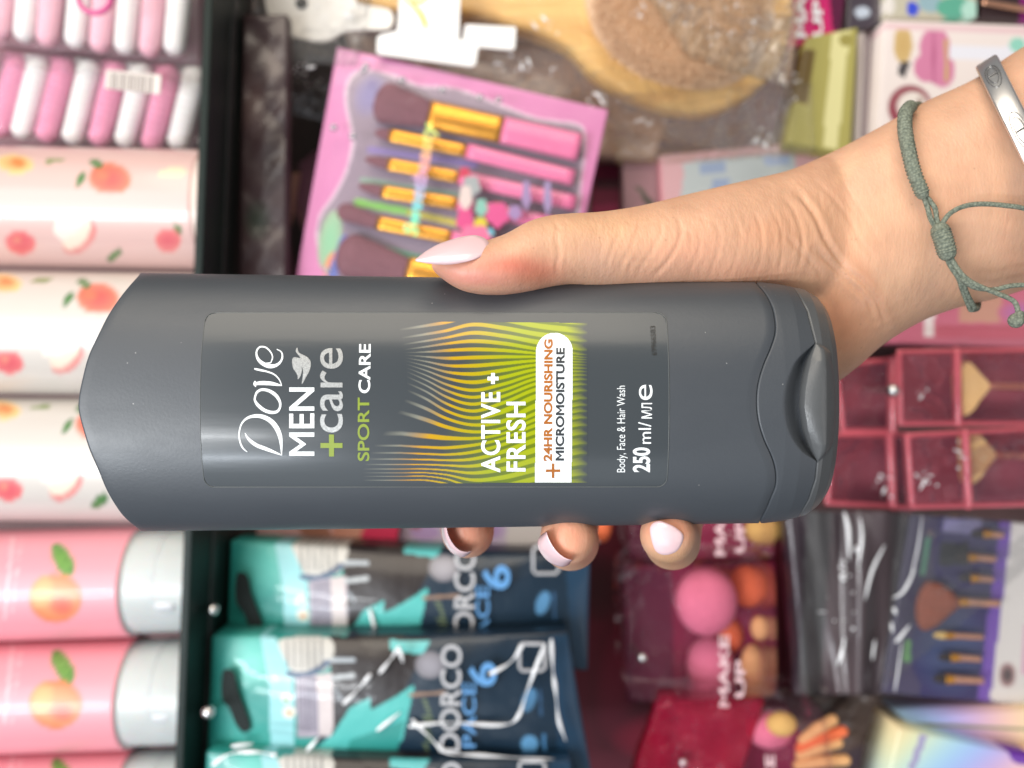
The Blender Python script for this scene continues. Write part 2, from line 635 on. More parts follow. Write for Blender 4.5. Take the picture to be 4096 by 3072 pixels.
bottle = thing('shower_gel_bottle', 'slate grey shower gel bottle with green wave label held upright in the hand', 'bottle', P(3320, 1608, 0))
rings = []
al = a_left
rings.append(ringpts(al + 14, 0.55)); rings.append(ringpts(al + 9, 0.86)); rings.append(ringpts(al + 4, 0.955)); rings.append(ringpts(al + 1, 0.985))
rings.append(ringpts(al + 2, 0.995)); rings.append(ringpts(al + 9, 1.0))
for u in np.linspace(0.012, 1.0, 70):
    rings.append(ringpts((al + 9) * (1 - u) + (a_seam - 2.0) * u))
rings.append(ringpts(a_seam + 1.5, 0.993)); rings.append(ringpts(a_seam + 2.0, 0.96))
V, F = rings_mesh(rings)
make('bottle_body', V, F, slate, bottle)

# cap: fine surface with thumb recess and lid
NT2 = 560
th = np.linspace(0, 2 * np.pi, NT2, endpoint=False)
ct, st = np.cos(th), np.sin(th)
TT2 = np.sign(ct) * np.abs(ct) ** (2 / NEXP)
SG2 = -np.sign(np.where(np.abs(st) < 1e-9, 1, st))
as2 = inv_axial(smtab(img_y(3050.0, TT2), yS, xS), TT2, 3050.0)
yR = np.array([1371, 1435, 1500, 1567, 1680, 1766, 1815, 1846.])
Ltab = np.array([3263, 3185, 3150, 3131, 3134, 3170, 3215, 3270.])
yM = np.array([1371, 1435, 1500, 1560, 1627, 1720, 1790, 1846.])
Mtab = np.array([3263, 3243, 3230, 3221, 3217, 3230, 3250, 3270.])
ylid = np.array([1100, 1169, 1242, 1371, 1435, 1500, 1560, 1627, 1720, 1790, 1846, 1920, 2000, 2060, 2120.])
xlid = np.array([3140, 3191, 3230, 3263, 3243, 3230, 3221, 3217, 3230, 3250, 3270, 3262, 3235, 3200, 3150.])
Rtab_y = np.array([1371, 1395, 1448, 1530, 1613, 1720, 1800, 1846.])
Rtab_x = np.array([3263, 3312, 3333, 3343, 3347, 3342, 3322, 3272.])


def cap_ring(a, scale=1.0, lidp=0):
    yc = (YT(a) + YB(a)) / 2; hw = (YB(a) - YT(a)) / 2
    lat = yc + hw * TT2 * scale
    dep0 = HD(a) * depth_prof(TT2) * scale
    k = D / (D - dep0)
    xi = 2048 + (a - 2048) * k; yi = 1536 + (lat - 1536) * k
    front = SG2 < 0
    yy = np.clip(yi, 1372, 1845)
    L = smtab(yy, yR, Ltab); M = smtab(yy, yM, Mtab); R = smtab(yy, Rtab_y, Rtab_x)
    inr = (yi > 1371) & (yi < 1846) & front
    end = np.clip(np.minimum(yi - 1371, 1846 - yi) / 70, 0, 1) ** 0.6
    if lidp:
        tq = np.clip((xi - M) / np.maximum(R - M, 4), 0, 1)
        push = np.where(inr, (0.0002 - 0.0017 * np.sin(np.pi * tq)) * end, 0)
        push = push * np.clip((R - xi) / 8, 0, 1)
    else:
        rr = np.clip((xi - L) / np.maximum(M - L, 4), 0, 1)
        push = np.where(inr, (3 * rr ** 2 - 2 * rr ** 3) * 0.0036 * end, 0)
    xl = np.interp(yi, ylid, xlid)
    groove = np.exp(-((xi - xl) / 2.5) ** 2) * 0.00035 * ((yi < 1371) | (yi > 1846)) * front
    dep = np.clip(dep0 - push - groove, -0.03, 1)
    Y = np.where(front, -dep, dep0)
    return np.stack([(1536 - lat) * S0, Y, (2048 - a) * S0], -1), xi, yi


rings, XI, YI = [], [], []
aend = 3301.5
# the lid line in axis pixels for every angle, found by following the surface
al2 = np.full(NT2, 3200.0)
for _ in range(25):
    r, xi, yi = cap_ring(al2, 1.0)
    al2 = np.clip(al2 + (np.interp(yi, ylid, xlid) - xi) * 0.7, 3090, 3285)
al2 = np.where(SG2 < 0, al2, 3175.0)
wgt = np.clip(depth_prof(TT2) / 0.45, 0, 1)
al2 = al2 * wgt + 3150.0 * (1 - wgt)
seq = [(as2 + 2.5, 0.955, 0), (as2 + 3.5, 0.985, 0), (as2 + 6, 0.996, 0)]
for u in np.linspace(0.02, 1.0, 80):
    seq.append(((as2 + 6) * (1 - u) + al2 * u, 1.0, 0))
NLID = len(seq)
for u in np.linspace(0.0, 1.0, 60):
    seq.append(((al2 + 0.6) * (1 - u) + aend * u, 1.0, 1))
seq += [(np.full(NT2, aend + 1.5), 0.93, 1), (np.full(NT2, aend + 2.5), 0.75, 1), (np.full(NT2, aend + 2.5), 0.3, 1)]
for a, s, lidp in seq:
    a = np.minimum(a, 3304.0)
    r, xi, yi = cap_ring(a, s, lidp)
    rings.append(r)
V, F = rings_mesh(rings)
Fc, Fl = [], []
for f in F:
    (Fl if (min(f) >= (NLID - 1) * NT2) else Fc).append(f)


def submesh(V, F):
    used = sorted({i for f in F for i in f})
    mp = {o: k for k, o in enumerate(used)}
    return V[used], [tuple(mp[i] for i in f) for f in F]


v, f = submesh(V, Fc); make('cap', v, f, slate, bottle)
v, f = submesh(V, Fl); make('flip_lid', v, f, lidm, bottle)

# ---- label film: rounded rectangle of glossier clear film
def roundrect(x0, y0, x1, y1, r, n=6):
    pts = []
    for cx, cy, a0 in ((x1 - r, y0 + r, -90), (x1 - r, y1 - r, 0), (x0 + r, y1 - r, 90), (x0 + r, y0 + r, 180)):
        for k in range(n + 1):
            a = math.radians(a0 + 90 * k / n)
            pts.append((cx + r * math.cos(a), cy + r * math.sin(a)))
    return pts


def surf_patch(name, inside, x0, x1, y0, y1, step, off, mat, parent, colorf=None, plane=True, thick=0.00004):
    """a sheet lying on the bottle; x,y in axis-plane pixels (plane) or photo pixels"""
    nx = int((x1 - x0) / step) + 1; ny = int((y1 - y0) / step) + 1
    X, Y = np.meshgrid(np.linspace(x0, x1, nx), np.linspace(y0, y1, ny))
    if plane:
        yc = (YT(X) + YB(X)) / 2; hw = (YB(X) - YT(X)) / 2
        t = np.clip((Y - yc) / hw, -0.995, 0.995)
        dep = -(HD(X) * depth_prof(t) + off)
        W = np.stack([(1536 - Y) * S0, dep, (2048 - X) * S0], -1)
    else:
        W = bottle_map(off)(X, Y)
    keep = inside(X, Y)
    F = []
    for j in range(ny - 1):
        for i in range(nx - 1):
            if keep[j, i] and keep[j, i + 1] and keep[j + 1, i] and keep[j + 1, i + 1]:
                F.append((j * nx + i, j * nx + i + 1, (j + 1) * nx + i + 1, (j + 1) * nx + i))
    C = colorf(X, Y).reshape(-1, 3) if colorf else None
    V = W.reshape(-1, 3)
    used = sorted({i for f in F for i in f}); mp = {o: k for k, o in enumerate(used)}
    return make(name, V[used], [tuple(mp[i] for i in f) for f in F], mat, parent, colors=None if C is None else C[used])


# label outline in axis-plane pixels
def rr_in(x0, y0, x1, y1, r):
    def f(X, Y):
        dx = np.maximum(np.maximum(x0 + r - X, X - (x1 - r)), 0); dy = np.maximum(np.maximum(y0 + r - Y, Y - (y1 - r)), 0)
        return (np.hypot(dx, dy) <= r) & (X >= x0) & (X <= x1) & (Y >= y0) & (Y <= y1)
    return f


def plane_of(px, py):
    W = bottle_map(0)(np.array([px]), np.array([py]))[0]
    return 2048 - W[2] / S0, 1536 - W[0] / S0


lx0, ly0 = plane_of(832, 1262); lx1, ly1 = plane_of(2668, 1940)
ly0 = plane_of(1500, 1250)[1]; ly1 = plane_of(1500, 1948)[1]
lx0 = plane_of(801, 1620)[0]; lx1 = plane_of(2676, 1600)[0]
m, nt, b = newmat('label_film')
b.inputs['Base Color'].default_value = (0.046, 0.054, 0.061, 1)
b.inputs['Roughness'].default_value = 0.25
b.inputs['Specular IOR Level'].default_value = 0.42
b.inputs['Coat Weight'].default_value = 0.10; b.inputs['Coat Roughness'].default_value = 0.12
noise_bump(nt, b, 260, 0.10, 0.0004, 3, scl=(1, 1, 0.12))
labm = m
# body of the film
lab = surf_patch('front_label', rr_in(lx0, ly0, lx1, ly1, 34), lx0, lx1, ly0, ly1, 5.0, 0.00010, labm, bottle)
# its cut edge catches the light: a hair-thin rim round the film
edgem = plain('label_edge', (0.10, 0.11, 0.11), 0.35, var=0.02)
rp = roundrect(lx0, ly0, lx1, ly1, 34, 8)
dense = []
for i in range(len(rp)):
    p, q = np.array(rp[i]), np.array(rp[(i + 1) % len(rp)])
    n = max(1, int(np.linalg.norm(q - p) / 12))
    for k in range(n): dense.append(p + (q - p) * k / n)
path = []
for x, y in dense:
    yc = (YT(x) + YB(x)) / 2; hw = (YB(x) - YT(x)) / 2
    t = (y - yc) / hw
    path.append(Vector(((1536 - y) * S0, -(HD(x) * depth_prof(t) + 0.00009), (2048 - x) * S0)))
path.append(path[0])
v, f = tube_geo(path, 0.00009, 6, cap=False)
make('label_rim', v, f, edgem, lab)

# ---- printed wave artwork
GREEN = lin((150, 160, 12)); GDK = lin((98, 114, 14)); ORG = lin((190, 136, 14)); GREY = np.array((0.046, 0.054, 0.061)) / 1.0
LIME = lin((176, 184, 22))


def wave_col(X, Y):
    # X, Y photo pixels.  v = position across (0 bottom .. 1 top), u along
    u = (X - 1500) / 850.0
    # trace of a stripe: y shift as function of x.  Upper stripes arch up, lower ones sweep down from the left
    yy = (Y - 1285) / 650.0            # 0 top, 1 bottom
    ux = (X - 1450) / 850.0            # 0..1 along the print
    cx = ux * 1659; cy = (Y - 1200) / 850.0 * 1659
    rows = np.array([0, 100, 220, 345, 495, 720, 880, 1010, 1160, 1360, 1500, 1700.])
    cols = np.array([300, 500, 650, 850, 1100, 1350, 1700.])
    T = np.array([[100, 70, 45, 0, 25, 70, 110], [200, 170, 145, 100, 125, 170, 210], [320, 290, 265, 220, 245, 290, 330], [400, 380, 360, 345, 360, 395, 430], [440, 470, 495, 495, 480, 465, 475],
                  [520, 600, 670, 720, 670, 590, 560], [640, 730, 820, 880, 815, 710, 660], [840, 905, 965, 1010, 985, 870, 790], [1165, 1175, 1180, 1160, 1100, 1000, 930],
                  [1325, 1325, 1335, 1360, 1330, 1260, 1190], [1400, 1400, 1425, 1500, 1500, 1450, 1400], [1600, 1600, 1625, 1700, 1700, 1650, 1600.]])
    xi = cx[0] if cx.ndim == 2 else cx
    YR = np.empty(cx.shape)
    for q_ in range(cx.shape[1]):
        ycol = np.array([smtab(np.array([min(max(xi[q_], 300), 1699)]), cols, T[r_])[0] for r_ in range(len(rows))])
        YR[:, q_] = smtab(np.clip(cy[:, q_], ycol[0], ycol[-1] - 1), ycol, rows)
    ph = np.interp(YR, [0, 700, 1700], [0.0, 10.9, 29.5])
    w = 0.5 + 0.5 * np.cos(2 * np.pi * ph)
    # stripe share: thin at the left, filling towards the right
    share = np.clip((ux - 0.22) / 0.75, 0, 1)
    stripe = np.clip((w - (0.80 - 0.64 * share ** 0.75)) / 0.20, 0, 1)
    g = np.clip((ux - 0.30 + 0.16 * (yy - 0.4)) / 0.38, 0, 1)[..., None]
    c_str = ORG * (1 - g) + GREEN * g
    gap = np.clip((ux - 0.42) / 0.35 + (yy - 0.5) * 0.5, 0, 1)[..., None]
    c_gap = GREY * (1 - gap) + GDK * gap
    C = c_gap * (1 - stripe[..., None]) + c_str * stripe[..., None]
    # left fade follows a ragged front
    edge = np.interp(yy, [0, 0.1, 0.25, 0.45, 0.6, 0.75, 0.9, 1.0], [0.26, 0.28, 0.30, 0.31, 0.25, 0.16, 0.10, 0.10])
    fa = np.clip((ux - edge) / 0.13, 0, 1)
    dots = np.clip((ux - edge + 0.10) / 0.12, 0, 1) * (1 - fa)
    silver = lin((150, 150, 135))
    C = GREY * (1 - fa[..., None]) + C * fa[..., None]
    C = C + (silver - C) * (stripe * dots * 0.6)[..., None]
    # right fade into the label
    fr = np.clip((2345 + 10 * np.sin(ph * 6.28) - X) / 75.0, 0, 1)[..., None]
    C = GREY * (1 - fr) + C * fr
    return C * 1.0


artm = colmat('label_print', 0.25, coat=0.10)
_b = artm.node_tree.nodes['Principled BSDF']; _b.inputs['Specular IOR Level'].default_value = 0.42; _b.inputs['Coat Roughness'].default_value = 0.12
noise_bump(artm.node_tree, _b, 260, 0.10, 0.0004, 3, scl=(1, 1, 0.12))
def wave_in(X, Y):
    yy = (Y - 1285) / 650.0; ux = (X - 1450) / 850
    edge = np.interp(yy, [0, 0.1, 0.25, 0.45, 0.6, 0.75, 0.9, 1.0], [0.26, 0.28, 0.30, 0.31, 0.25, 0.16, 0.10, 0.10])
    return (ux > edge - 0.10)


surf_patch('wave_print', lambda X, Y: wave_in(X, Y) & (Y > 1286 + (X - 1700) * 0.006) & (Y < 1934 + (X - 1700) * -0.004), 1452, 2350, 1280, 1940, 2.3, 0.00016, artm, lab, wave_col, plane=False)

white = plain('print_white', (0.80, 0.84, 0.86), 0.35, var=0.01)
silver = plain('print_silver', (0.34, 0.35, 0.35), 0.45, metal=0.5, var=0.30, vscale=4000)
silver2 = plain('print_bright_silver', (0.62, 0.65, 0.66), 0.4, metal=0.5, var=0.25, vscale=4000)
pgreen = plain('print_green', tuple(lin((122, 140, 30))), 0.4, var=0.03)
pbrown = plain('print_brown', tuple(lin((160, 92, 16))), 0.4, var=0.05)
pdark = plain('print_dark', (0.025, 0.03, 0.035), 0.4, var=0.02)
pblack = plain('print_code', (0.008, 0.008, 0.008), 0.5, var=0.02)

# white pill
def pill(X, Y):
    x0, x1, yt, yb = 2142, 2290, 1330, 1932
    xs = x0 + (x1 - x0) / 2; r = (x1 - x0) / 2
    sh = (Y - 1600) * 0.008
    Xs = X + sh
    return ((Xs > x0) & (Xs < x1) & (Y > yt + r) & (Y < yb)) | (((Xs - xs) / r) ** 2 + ((Y - yt - r) / r) ** 2 < 1)


surf_patch('white_band', pill, 2136, 2296, 1326, 1934, 2.0, 0.00022, white, lab, None, plane=False)
bm1 = bottle_map(0.00020)
bm2 = bottle_map(0.00028)


def btext(s, bx, y0, y1, h, mat, bold=0.0, mp=None, tilt=0.0, ref=None, name='lettering', spacing=1.0):
    rd = (tilt * (y0 - y1), -(y0 - y1))
    return place_text(name, s, (bx, y0), rd, (y0 - y1), h, mp or bm1, mat, lab, bold=bold, cuts=14, ref=ref, spacing=spacing)


btext('MEN', 1257, 1823, 1550, 100, white, 0.012)
btext('care', 1370, 1730, 1392, 88, silver, 0.003, ref='x')
btext('SPORT', 1477, 1844, 1590, 46, pgreen, 0.018)
btext('CARE', 1480, 1573, 1376, 46, white, 0.018, tilt=0.015)
btext('ACTIVE', 2001, 1890, 1568, 76, white, 0.022, mp=bm2, spacing=1.08)
btext('FRESH', 2102, 1886, 1607, 76, white, 0.022, mp=bm2, spacing=1.08)
btext('24HR NOURISHING', 2208, 1845, 1357, 34, pbrown, 0.038, mp=bottle_map(0.00030), tilt=0.006)
btext('MICROMOISTURE', 2256, 1843, 1391, 34, pdark, 0.034, mp=bottle_map(0.00030), tilt=0.006)
btext('Body, Face & Hair Wash', 2500, 1889, 1543, 32, white, -0.004)
btext('250', 2600, 1889, 1790, 68, white, 0.030)
btext('ml/', 2604, 1775, 1688, 50, white, 0.0, ref='l')
btext('мл', 2608, 1674, 1612, 42, white, 0.0, ref='х')
btext('e', 2609, 1600, 1539, 52, white, -0.004, ref='x')
btext('69966583', 2627, 1421, 1303, 20, pblack, 0.004, tilt=-0.05, name='printed_code')


def flat_on(name, polys, mat, mp, parent):
    """filled outlines laid on the bottle, cut into strips so that they follow its curve"""
    bm = bmesh.new()
    for poly in polys:
        cx = sum(p[0] for p in poly) / len(poly)
        vs = [bm.verts.new((x, y, 0)) for x, y in poly]
        fc = bm.faces.new(vs)
    bm.normal_update()
    bmesh.ops.triangulate(bm, faces=bm.faces[:])
    ys = [v.co.y for v in bm.verts]
    k = min(ys) + 12
    while k < max(ys):
        bmesh.ops.bisect_plane(bm, geom=bm.verts[:] + bm.edges[:] + bm.faces[:], plane_co=(0, k, 0), plane_no=(0, 1, 0)); k += 12
    bm.verts.index_update()
    xy = np.array([v.co[:2] for v in bm.verts])
    F = [tuple(v.index for v in f.verts) for f in bm.faces]
    bm.free()
    return make(name, mp(xy[:, 0], xy[:, 1]), F, mat, parent, smooth=False)


def rectp(x0, y0, x1, y1): return [(x0, y0), (x1, y0), (x1, y1), (x0, y1)]


def cross(cx, cy, r, w):
    h = w / 2
    return [(cx - h, cy - r), (cx + h, cy - r), (cx + h, cy - h), (cx + r, cy - h), (cx + r, cy + h), (cx + h, cy + h), (cx + h, cy + r), (cx - h, cy + r), (cx - h, cy + h), (cx - r, cy + h), (cx - r, cy - h), (cx - h, cy - h)]


flat_on('plus_sign', [cross(1326, 1782, 44, 20)], pgreen, bm1, lab)
flat_on('plus_sign', [cross(1972, 1514, 22, 15)], white, bm2, lab)
flat_on('plus_sign', [cross(2212, 1883, 29, 10)], pbrown, bottle_map(0.00030), lab)


def pen(pts, n=8):
    """calligraphic stroke: (x,y,width) in crop pixels of the label's top -> outline"""
    sm = smooth_poly(pts, n, closed=False)
    L, R = [], []
    for i, p in enumerate(sm):
        a = np.array(sm[max(i - 1, 0)][:2]); b_ = np.array(sm[min(i + 1, len(sm) - 1)][:2])
        t = b_ - a; t = t / (np.linalg.norm(t) + 1e-9)
        nrm = np.array((-t[1], t[0]))
        h = max(p[2], 2.0) / 2
        c = np.array(p[:2])
        L.append(c + nrm * h); R.append(c - nrm * h)
    quads = []
    for i in range(len(L) - 1):
        quads.append([L[i], L[i + 1], R[i + 1], R[i]])
    return quads


def dz(q): return [(750 + p[0] * 0.5122, 1150 + p[1] * 0.5124) for p in q]


strokes = [
    [(467, 1284, 4), (430, 1250, 12), (408, 1195, 11), (404, 1130, 10), (425, 1060, 12), (470, 1018, 18), (530, 1003, 26), (590, 1010, 32), (650, 1042, 36), (695, 1095, 38), (722, 1160, 32), (732, 1230, 20), (735, 1310, 5)],
    [(450, 1137, 4), (462, 1162, 14), (492, 1198, 24), (540, 1232, 28), (600, 1255, 28), (660, 1278, 22), (735, 1308, 7)],
    [(528, 850, 14), (545, 815, 18), (585, 797, 20), (640, 808, 24), (690, 842, 26), (720, 890, 20), (722, 935, 16), (700, 968, 20), (655, 975, 24), (600, 958, 26), (550, 918, 24), (526, 880, 16), (528, 850, 14)],
    [(528, 728, 3), (527, 752, 26), (532, 776, 4)],
    [(527, 752, 22), (575, 746, 30), (640, 748, 30), (690, 756, 22), (736, 766, 6)],
    [(736, 766, 5), (716, 718, 9), (676, 678, 11), (620, 656, 13), (570, 645, 16), (530, 636, 14), (524, 630, 4)],
    [(650, 588, 8), (664, 545, 9), (650, 505, 10), (615, 470, 12), (575, 462, 12), (548, 480, 13), (538, 515, 14), (552, 560, 22), (590, 595, 30), (640, 614, 32), (690, 608, 24), (726, 580, 16), (741, 540, 13), (732, 503, 9), (698, 482, 6)],
    [(590, 595, 10), (650, 588, 8)],
]
polys = []
for s_ in strokes:
    for q in pen(s_):
        polys.append(dz(q))
flat_on('script_lettering', polys, white, bm1, lab)
bird = [(858, 470), (868, 505), (895, 522), (930, 540), (955, 565), (963, 600), (952, 650), (925, 700), (893, 756), (899, 700), (902, 650), (892, 615), (893, 650), (882, 690), (862, 718), (860, 690), (845, 660), (826, 632), (817, 590), (820, 556), (838, 543), (872, 550), (880, 546), (862, 522), (846, 498), (848, 482)]
flat_on('bird_emblem', [dz(smooth_poly(bird, 3))], silver, bm1, lab)

# ================================================================ THE HAND
def loft_px(stations, seg=40, nsub=5):
    """stations: (Tx,Ty,Bx,By,dc,dh) ; smooth in between; closed ends"""
    sm = smooth_poly(stations, nsub, closed=False)
    V, F = [], []
    for j, s in enumerate(sm):
        tx, ty, bx, by, dc, dh = s
        for k in range(seg):
            a = 2 * math.pi * k / seg
            c, q = math.cos(a), math.sin(a)
            V.append(P((tx + bx) / 2 + (tx - bx) / 2 * c, (ty + by) / 2 + (ty - by) / 2 * c, dc - dh * q))
    n = len(sm)
    for j in range(n - 1):
        for k in range(seg):
            F.append((j * seg + k, j * seg + (k + 1) % seg, (j + 1) * seg + (k + 1) % seg, (j + 1) * seg + k))
    F.append(tuple(range(seg))); F.append(tuple((n - 1) * seg + k for k in range(seg - 1, -1, -1)))
    return V, F


arm = loft_px([
    (4900, -280, 5150, 850, .034, .024), (4500, -40, 4700, 1000, .032, .023),
    (4096, 184, 4230, 1120, .028, .0215), (3900, 313, 4000, 1192, .026, .020), (3700, 405, 3840, 1230, .024, .0185),
    (3540, 495, 3690, 1285, .023, .018), (3376, 583, 3540, 1375, .023, .018), (3210, 660, 3430, 1470, .025, .019),
    (3080, 706, 3300, 1560, .027, .0185), (2900, 800, 3100, 1640, .031, .016), (2700, 900, 2850, 1750, .034, .013), (2500, 1000, 2550, 1800, .036, .011), (2250, 1080, 2200, 1800, .037, .009)])
thumb = loft_px([
    (3620, 800, 3640, 1050, .024, .006), (3480, 690, 3500, 1200, .023, .0135), (3320, 630, 3330, 1250, .0195, .0168), (3150, 682, 3160, 1220, .014, .0170), (2960, 726, 2960, 1195, .008, .0160), (2750, 776, 2750, 1175, .004, .0145),
    (2560, 822, 2560, 1165, .000, .0125), (2400, 846, 2400, 1155, -.004, .0110), (2280, 852, 2285, 1140, -.007, .0100), (2190, 862, 2205, 1150, -.0085, .0095),
    (2110, 886, 2125, 1166, -.0105, .0088), (2020, 935, 2030, 1180, -.0120, .0085), (1930, 965, 1930, 1180, -.0128, .0082), (1850, 990, 1850, 1164, -.0130, .0074),
    (1780, 1012, 1790, 1132, -.0128, .0058), (1738, 1030, 1745, 1096, -.0125, .0036), (1722, 1046, 1726, 1076, -.0124, .0015)])


def finger(pts, rad):
    path = catmull3([P(*p) for p in pts], 6)
    r = [x[0] for x in smooth_poly([(q, 0) for q in rad], 6, closed=False)]
    return tube_geo(path, r, 28)


fi = finger([(2350, 1560, .036), (2000, 1800, .036), (1880, 2060, .036), (1872, 2125, .026), (1868, 2112, .0135)], [.0095, .0088, .0080, .0074, .0066])
fm = finger([(2520, 1600, .037), (2320, 1850, .038), (2280, 2110, .037), (2282, 2165, .024), (2276, 2152, .008), (2272, 2146, -.0035)], [.0098, .0092, .0084, .0080, .0075, .0068])
fr = finger([(2780, 1600, .036), (2720, 1850, .038), (2700, 2080, .036), (2690, 2165, .022), (2682, 2150, .008), (2670, 2140, -.0050)], [.0094, .0090, .0080, .0076, .0073, .0068])
fp = finger([(3000, 1640, .034), (2920, 1850, .038), (2860, 1960, .040), (2780, 2010, .034)], [.0090, .0080, .0070, .0062])
V, F = merge(arm, thumb, fi, fm, fr, fp)
me = bpy.data.meshes.new('tmp'); me.from_pydata(V, [], F)
bm = bmesh.new(); bm.from_mesh(me); bmesh.ops.recalc_face_normals(bm, faces=bm.faces); bm.to_mesh(me); bm.free()
tmp = bpy.data.objects.new('tmp', me); COL.objects.link(tmp)
mo = tmp.modifiers.new('r', 'REMESH'); mo.mode = 'VOXEL'; mo.voxel_size = 0.00055
mo = tmp.modifiers.new('s', 'SMOOTH'); mo.factor = 0.6; mo.iterations = 26
dg = bpy.context.evaluated_depsgraph_get()
hm = bpy.data.meshes.new_from_object(tmp.evaluated_get(dg))
bpy.data.objects.remove(tmp)
n = len(hm.vertices)
co = np.empty(n * 3, np.float32); hm.vertices.foreach_get('co', co); co = co.reshape(-1, 3).astype(float)
no = np.empty(n * 3, np.float32); hm.vertices.foreach_get('normal', no); no = no.reshape(-1, 3).astype(float)
ex = 1 / (S0 * (D + co[:, 1]) / D)
HX = 2048 - co[:, 2] * ex; HY = 1536 - co[:, 0] * ex
facing = np.clip(-no[:, 1] * 2.2 + 0.35, 0, 1)
disp = np.zeros(n)
CREASE = [
    # (points, width px, depth mm)
    ([(2232, 905), (2226, 950), (2236, 1010), (2228, 1060), (2238, 1110)], 9, .30),
    ([(2205, 868), (2225, 900), (2250, 925)], 6, .22), ([(2160, 885), (2185, 915), (2195, 935)], 5, .18), ([(2245, 862), (2262, 895), (2268, 930)], 5, .16),
    ([(2235, 1020), (2270, 1050), (2300, 1085), (2320, 1110)], 7, .20), ([(2060, 980), (2130, 1000), (2200, 1035), (2240, 1060)], 6, .10),
    ([(2090, 1030), (2160, 1045), (2230, 1055)], 5, .09),
    ([(2560, 880), (2550, 930), (2520, 1000), (2490, 1050), (2480, 1110)], 8, .16), ([(2640, 850), (2645, 920), (2610, 1000), (2570, 1060), (2550, 1115)], 8, .20),
    ([(2700, 860), (2725, 920), (2700, 1000), (2650, 1070), (2600, 1115)], 9, .34), ([(2480, 900), (2470, 950), (2440, 1020), (2420, 1100)], 7, .16),
    ([(2600, 940), (2500, 960), (2420, 970)], 6, .10),
    ([(2790, 900), (2800, 980), (2770, 1060), (2740, 1118)], 8, .16), ([(2860, 870), (2880, 950), (2860, 1040), (2830, 1120)], 8, .15),
    ([(2930, 850), (2960, 930), (2950, 1020), (2910, 1120)], 8, .17), ([(3000, 830), (3040, 900), (3050, 1000), (3020, 1110)], 8, .18),
    ([(3070, 810), (3120, 900), (3130, 1000), (3110, 1100)], 8, .20), ([(3130, 780), (3190, 870), (3210, 980), (3190, 1090)], 9, .30),
    ([(3190, 770), (3260, 860), (3310, 970), (3380, 1070), (3450, 1130), (3510, 1210), (3545, 1300)], 11, .95),
    ([(3260, 1000), (3330, 1060), (3400, 1130), (3470, 1200), (3500, 1280)], 11, .85),
    ([(3260, 720), (3340, 800), (3400, 880), (3440, 960), (3500, 1040)], 9, .22),
    ([(3370, 720), (3430, 820), (3480, 900), (3530, 990)], 8, .14), ([(3130, 930), (3210, 1010), (3270, 1080), (3300, 1150)], 9, .30),
    ([(2700, 900), (2800, 950), (2900, 960), (3000, 940)], 7, .12), ([(2750, 850), (2850, 890), (2950, 890)], 7, .10),
    ([(2420, 1010), (2520, 1040), (2640, 1050)], 7, .12),
    ([(3560, 1080), (3620, 1150), (3660, 1240)], 16, .14), ([(3250, 1150), (3330, 1230), (3360, 1340)], 16, .20),
]
r2 = np.random.default_rng(5)
# short fine lines crossing each other over the ball of the thumb and the wrist
for k_ in range(230):
    x = r2.uniform(2380, 3330); y = r2.uniform(860, 1120) - max(0, (x - 2700)) * .12
    a = math.radians(r2.choice([62, 118, 95, 78]) + r2.normal() * 9)
    L = r2.uniform(35, 95)
    CREASE.append(([(x - math.cos(a) * L / 2, y - math.sin(a) * L / 2), (x + r2.normal() * 5, y + r2.normal() * 5), (x + math.cos(a) * L / 2, y + math.sin(a) * L / 2)], r2.uniform(5, 8), r2.uniform(.05, .14)))
for k_ in range(70):
    x = r2.uniform(2000, 2420); y = r2.uniform(900, 1110)
    a = math.radians(r2.choice([100, 20, 75]) + r2.normal() * 12); L = r2.uniform(30, 70)
    CREASE.append(([(x - math.cos(a) * L / 2, y - math.sin(a) * L / 2), (x + r2.normal() * 4, y + r2.normal() * 4), (x + math.cos(a) * L / 2, y + math.sin(a) * L / 2)], r2.uniform(4, 6), r2.uniform(.03, .07)))
for pts, wd, dp in CREASE:
    sm = smooth_poly(pts, 5, closed=False)
    x0 = min(p[0] for p in sm) - 60; x1 = max(p[0] for p in sm) + 60; y0 = min(p[1] for p in sm) - 60; y1 = max(p[1] for p in sm) + 60
    k = np.where((HX > x0) & (HX < x1) & (HY > y0) & (HY < y1) & (no[:, 1] < 0.2))[0]
    if not len(k): continue
    dd = segdist(HX[k], HY[k], sm)
    # fade at the ends
    e0 = np.hypot(HX[k] - sm[0][0], HY[k] - sm[0][1]); e1 = np.hypot(HX[k] - sm[-1][0], HY[k] - sm[-1][1])
    fd = np.clip(np.minimum(e0, e1) / 50, 0.05, 1)
    disp[k] += (-np.exp(-(dd / wd) ** 2) * dp + np.exp(-((dd - wd * 2.1) / (wd * 1.2)) ** 2) * dp * 0.35) * 0.00058 * fd * facing[k]
co2 = co + no * disp[:, None]
base = lin((215, 168, 138)) * 0.92
C = np.tile(base, (n, 1))


def blob(cx, cy, rx, ry, rgb, amt, deg=0):
    global C
    a = math.radians(deg)
    u = ((HX - cx) * math.cos(a) + (HY - cy) * math.sin(a)) / rx; v = (-(HX - cx) * math.sin(a) + (HY - cy) * math.cos(a)) / ry
    k = (np.exp(-(u * u + v * v)) * amt)[:, None]
    C = C * (1 - k) + lin(rgb) * k


